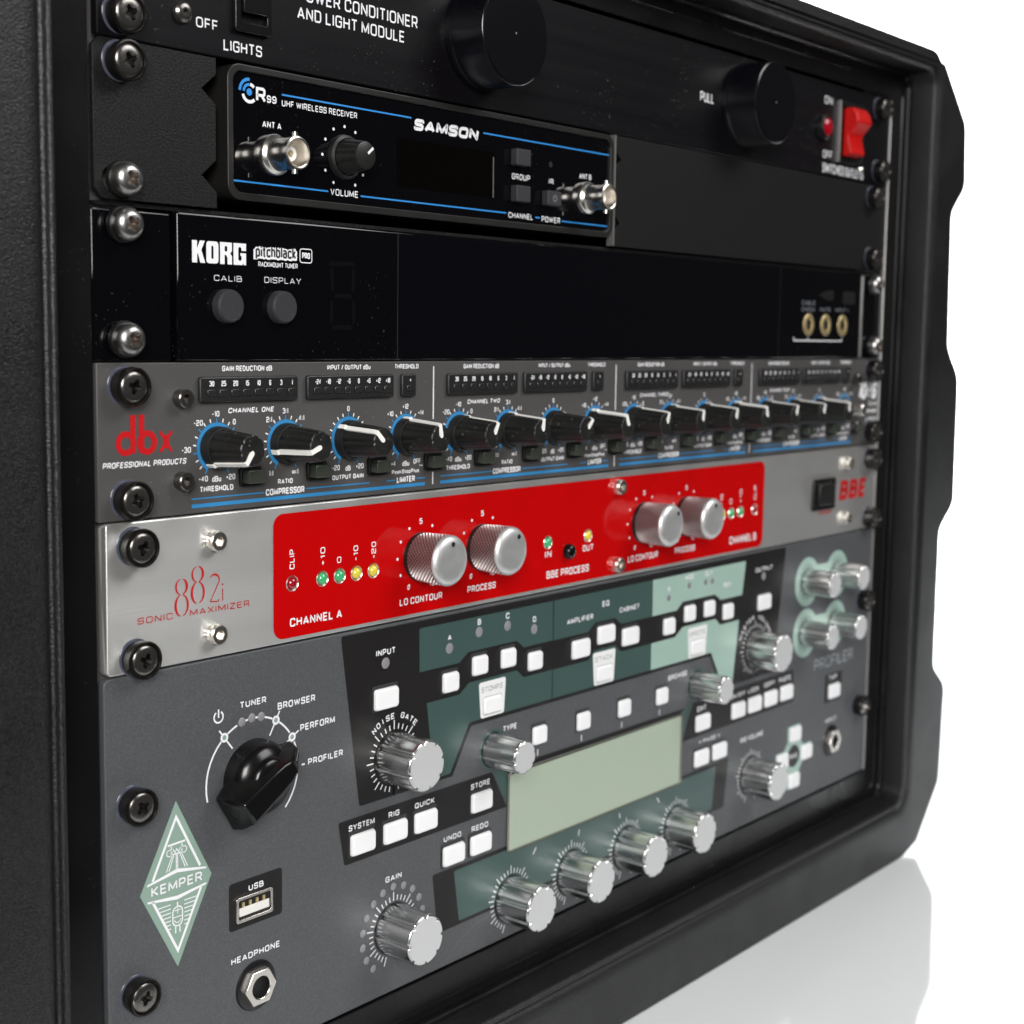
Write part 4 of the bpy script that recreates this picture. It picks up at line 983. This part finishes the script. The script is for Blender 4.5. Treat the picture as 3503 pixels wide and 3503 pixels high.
# rotary selector (chicken head knob) and its arc of positions
C0 = (54.6, 93.0)
m = MB(); AR = 18.7
for a0, a1 in ((-103, -43), (-33, -20), (-10.5, -6.5), (2.5, 6.5), (13.5, 25), (35, 54), (66, 135)): m.arc(*C0, AR, .62, a0, a1, -.1)
for a in (-38, 30, 60):
    m.arc(*pol(*C0, AR, a), 1.15, .75, 0, 360, -.12, 20); m.tick(*C0, AR - 5.2, AR - 1.4, a, .55, -.1); m.tick(*C0, AR + 1.4, AR + 3.2, a, .55, -.1)
m.tick(*C0, AR + 1.6, AR + 3, 92, .6, -.1)
m.arc(40.9, 114.6, 1.75, .55, 32, 328, -.1, 24); m.strip([(40.9, 114.4), (40.9, 117.0)], .55, -.1)
m.build('dial_scale', 'white', u, smooth=0)
for a in (-38, 30, 60): MB().poly(circ(*pol(*C0, AR, a), .75, 16), -.11).build('position_dot', 'kbadge', u, smooth=0)
for a in (-14, -1.8, 10): round_led(*pol(*C0, AR + .1, a), r=1.5)
dx, dz = .857, .515
uv = lambda P: [(C0[0] + p[0] * dx - p[1] * dz, C0[1] + p[0] * dz + p[1] * dx) for p in P]
m = MB(); m.lathe(*C0, [(0, -10.8), (4, -10.7), (6.6, -10.0), (7.4, -9.3), (7.9, -8.2), (9.9, -7.2), (11.2, -5.6), (11.9, -3.4), (12.1, -.5), (12.1, -.15)], 64)
sel = m.build('selector_knob', 'bakelite', u, smooth=32)
base = [(-16.6, -7.0), (-12, -8.2), (0, -8.0), (9, -5.2), (16.2, -1.5), (16.2, 1.5), (9, 5.2), (0, 8.0), (-12, 8.2), (-16.6, 7.0)]
mid = [(-16.0, -6.2), (-12, -6.9), (0, -6.3), (8.4, -4.6), (14.5, -1.6), (14.5, 1.6), (8.4, 4.6), (0, 6.3), (-12, 6.9), (-16.0, 6.2)]
top = [(-13.9, -4.0), (-10, -4.1), (0, -3.8), (4.5, -3.5), (7.6, -2.6), (7.6, 2.6), (4.5, 3.5), (0, 3.8), (-10, 4.1), (-13.9, 4.0)]
m = MB(); B0, B1, B2 = uv(base), uv(mid), uv(top)
m.poly(B2, -12.6); m.wall(B2, -12.6, -7.0, B1); m.wall(B1, -7.0, -2.6, B0); m.poly(B0, -2.6, flip=True)
hd = m.build('pointer_handle', 'bakelite', sel, bevel=.9, seg=3, smooth=32)
nl = MB(); e0 = uv([(9.0, 0)])[0]; e1 = uv([(14.2, 0)])[0]
nl.face([(e0[0] - .12, -11.4, e0[1] + .2), (e0[0] + .12, -11.4, e0[1] - .2), (e1[0] + .12, -7.5, e1[1] - .2), (e1[0] - .12, -7.5, e1[1] + .2)]); nl.build('pointer_line', 'dim', sel, smooth=0)
m = MB(); m.lathe(0, 0, [(0, 0.25), (.8, .25), (1.0, -.1), (1.35, -.12), (1.5, .3)], 18)
sh_ = m.build('set_screw_hole', 'hole', None, at=(0, 0, 0)); W[sh_] = Vector((*uv([(-15.5, 1.2)])[0], 0)); W[sh_] = Vector((W[sh_].x, -8.3, W[sh_].y))
sh_.rotation_euler = (0, 0, 0); sh_.rotation_mode = 'QUATERNION'; sh_.rotation_quaternion = Vector((0, -1, 0)).rotation_difference(Vector((-dx, -.35, -dz)).normalized()); place(sh_, sel)
# a long hairline scratch low on the panel and a few short rubs by the screws
sc_ = MB(); sc_.strip(rpoly([(146.5, 2.4), (152.5, 7.6), (162, 11.6), (172, 12.6), (180, 11.4)], 12, 6, closed=False), [.05, .16, .14, .06], -.04)
sc_.build('scratch', 'dim', u, smooth=0)
# diamond badge
m = MB(); m.poly([(24.5, 92.2), (11.2, 66.3), (24.6, 40.5), (37.7, 66.1)], -.08); bd = m.build('badge', 'kbadge', u, smooth=0)
m = MB(); yb = -.14
m.strip([(15.7, 69.6), (24.5, 87.2), (33.3, 69.9)], .85, yb); m.strip([(15.7, 63.2), (24.7, 45.6), (33.6, 63.0)], .85, yb)
m.poly([(13.7, 68.4), (24.5, 70.0), (35.6, 68.3), (35.6, 68.9), (24.6, 71.2), (13.7, 69.0)], yb); m.poly([(13.8, 63.8), (13.8, 63.2), (24.7, 61.6), (35.6, 63.3), (35.6, 63.9), (24.7, 62.8)], yb)
m.lab('KEMPER', 15.2, 34.0, 64.9, 67.9, yb - .01, .165)
m.strip([(21.3, 79.0), (27.8, 79.2)], .6, yb); m.strip([(22.6, 78.6), (22.6, 75.9), (26.6, 75.9), (26.6, 78.6)], .4, yb); m.strip([(23.2, 77.6), (24.0, 76.3), (24.6, 77.4), (25.3, 76.3), (26, 77.6)], .3, yb)
for sx in (21.9, 27.3): m.arc(sx, 76.6, 1.0, .3, 0, 360, yb, 16)
for x0, x1 in ((22.9, 20.7), (23.5, 21.7), (24.4, 24.4), (24.9, 24.9), (25.8, 27.7), (26.4, 28.6)): m.strip([(x0, 75.6), (x1, 71.0)], .32, yb)
m.strip(rrect(22.9, 26.5, 53.4, 59.4, 1.7, 5), .42, yb, closed=True); m.strip([(24.7, 59.5), (24.7, 60.8)], .5, yb); m.strip([(23.6, 58.3), (25.8, 58.3)], .3, yb); m.strip([(24.7, 59.1), (24.7, 57.2)], .3, yb); m.strip([(23.2, 56.2), (26.2, 56.2)], .3, yb); m.arc(24.7, 55.6, 1.2, .3, 100, 260, yb)
for x in (23.9, 25.5): m.strip([(x, 53.2), (x, 51.2)], .45, yb)
for i in range(7):
    z = 60.6 - i * 1.25; m.strip([(17.6 + i * .62, z), (22.2, z)], .32, yb); m.strip([(27.2, z), (31.8 - i * .62, z)], .32, yb)
m.build('emblem', 'white', bd, smooth=0)
# usb socket
m = MB(); m.poly(rrect(44.5, 66.4, 44.8, 60.3, 1.2, 4), -.06); us = m.build('usb_socket', 'kblack', u, smooth=0)
m = MB(); m.prism(rrect(46.9, 61.9, 46.9, 55.2, .9, 3), -.9, -.08, [rrect(47.8, 61.0, 47.9, 54.3, .7, 3)[::-1]]); m.build('metal_shell', 'nickel', us, bevel=.2)
MB().poly(rrect(47.5, 61.3, 47.6, 54.6, .5, 2), -.09).build('socket_hole', 'hole', us, smooth=0)
MB().box(48.3, 60.5, -.7, -.1, 48.9, 51.6).build('contact_tongue', 'ptfe', us, bevel=.15)
m = MB()
for k in range(4): m.box(49.6 + k * 2.8, 50.5 + k * 2.8, -.5, -.11, 51.65, 53.2)
m.build('gold_contacts', 'brass', us)
# headphone and input jacks
for cx, cz, nm in ((55.2, 24.2, 'headphone_jack'), (444.4, 24.8, 'input_jack')):
    m = MB(); m.lathe(cx, cz, [(5.6, -.9), (7.2, -.9), (7.9, -.6), (8.2, -.05)], 40); o = m.build(nm, 'plastic', u)
    hx = [(cx + 6.5 * math.sin(R(a)), cz + 6.5 * math.cos(R(a))) for a in (330, 270, 210, 150, 90, 30)]
    hl = circ(cx, cz, 3.6, 24)
    m = MB(); m.prism(hx, -2.9, -.9, [hl[::-1]], back=False); m.build('hex_nut', 'nickel', o, bevel=.35)
    m = MB(); m.wall(circ(cx, cz, 3.55, 24), -2.6, -.6); m.build('socket_wall', 'hole', o)
    MB().poly(circ(cx, cz, 3.54, 24), -1.0).build('socket_hole', 'hole', o, smooth=0)
# rig navigation cross
nx, nz = 404.8, 24.8
m = MB(); P = [(-6.6, 15.8), (6, 15.8), (6.4, 7.6), (10, 4.2), (18, 4.2), (18, -4.4), (10, -4.4), (6.4, -8), (6.2, -16.6), (-6, -16.6), (-6.4, -8), (-10, -4.4), (-18, -4.4), (-18, 4.2), (-10, 4.2), (-6.4, 7.6)]
m.poly(rpoly([(nx + p[0], nz + p[1]) for p in P], .8), -.08); nv = m.build('navigation_cross', 'klight', u, smooth=0)
MB().poly(circ(nx, nz, 6.1, 32, 5.7), -.13).build('centre_field', 'kblack', nv, smooth=0)
MB().lab('RIG', nx - 3.4, nx + 3.4, nz - 1.2, nz + 1.2, -.18, .19).build('caption', 'white', nv, smooth=0)
for cx, cz in ((0, 11.4), (12.2, -.1), (-12.2, -.1), (0, -12.4)):
    a = rrect(nx + cx - 5.2, nx + cx + 5.2, nz + cz - 3.9, nz + cz + 3.9, 1.3, 4); b = rrect(nx + cx - 4.8, nx + cx + 4.8, nz + cz - 3.5, nz + cz + 3.5, 1.3, 4)
    MB().taper(b, -1.7, a, -.14).build('button', 'kbtn', u, bevel=.4, seg=3, smooth=50)
for x, z in ((9.1, 94.7), (9.4, 37.2), (473, 95.3), (472.5, 38.6)): rack_screw(u, x, z)
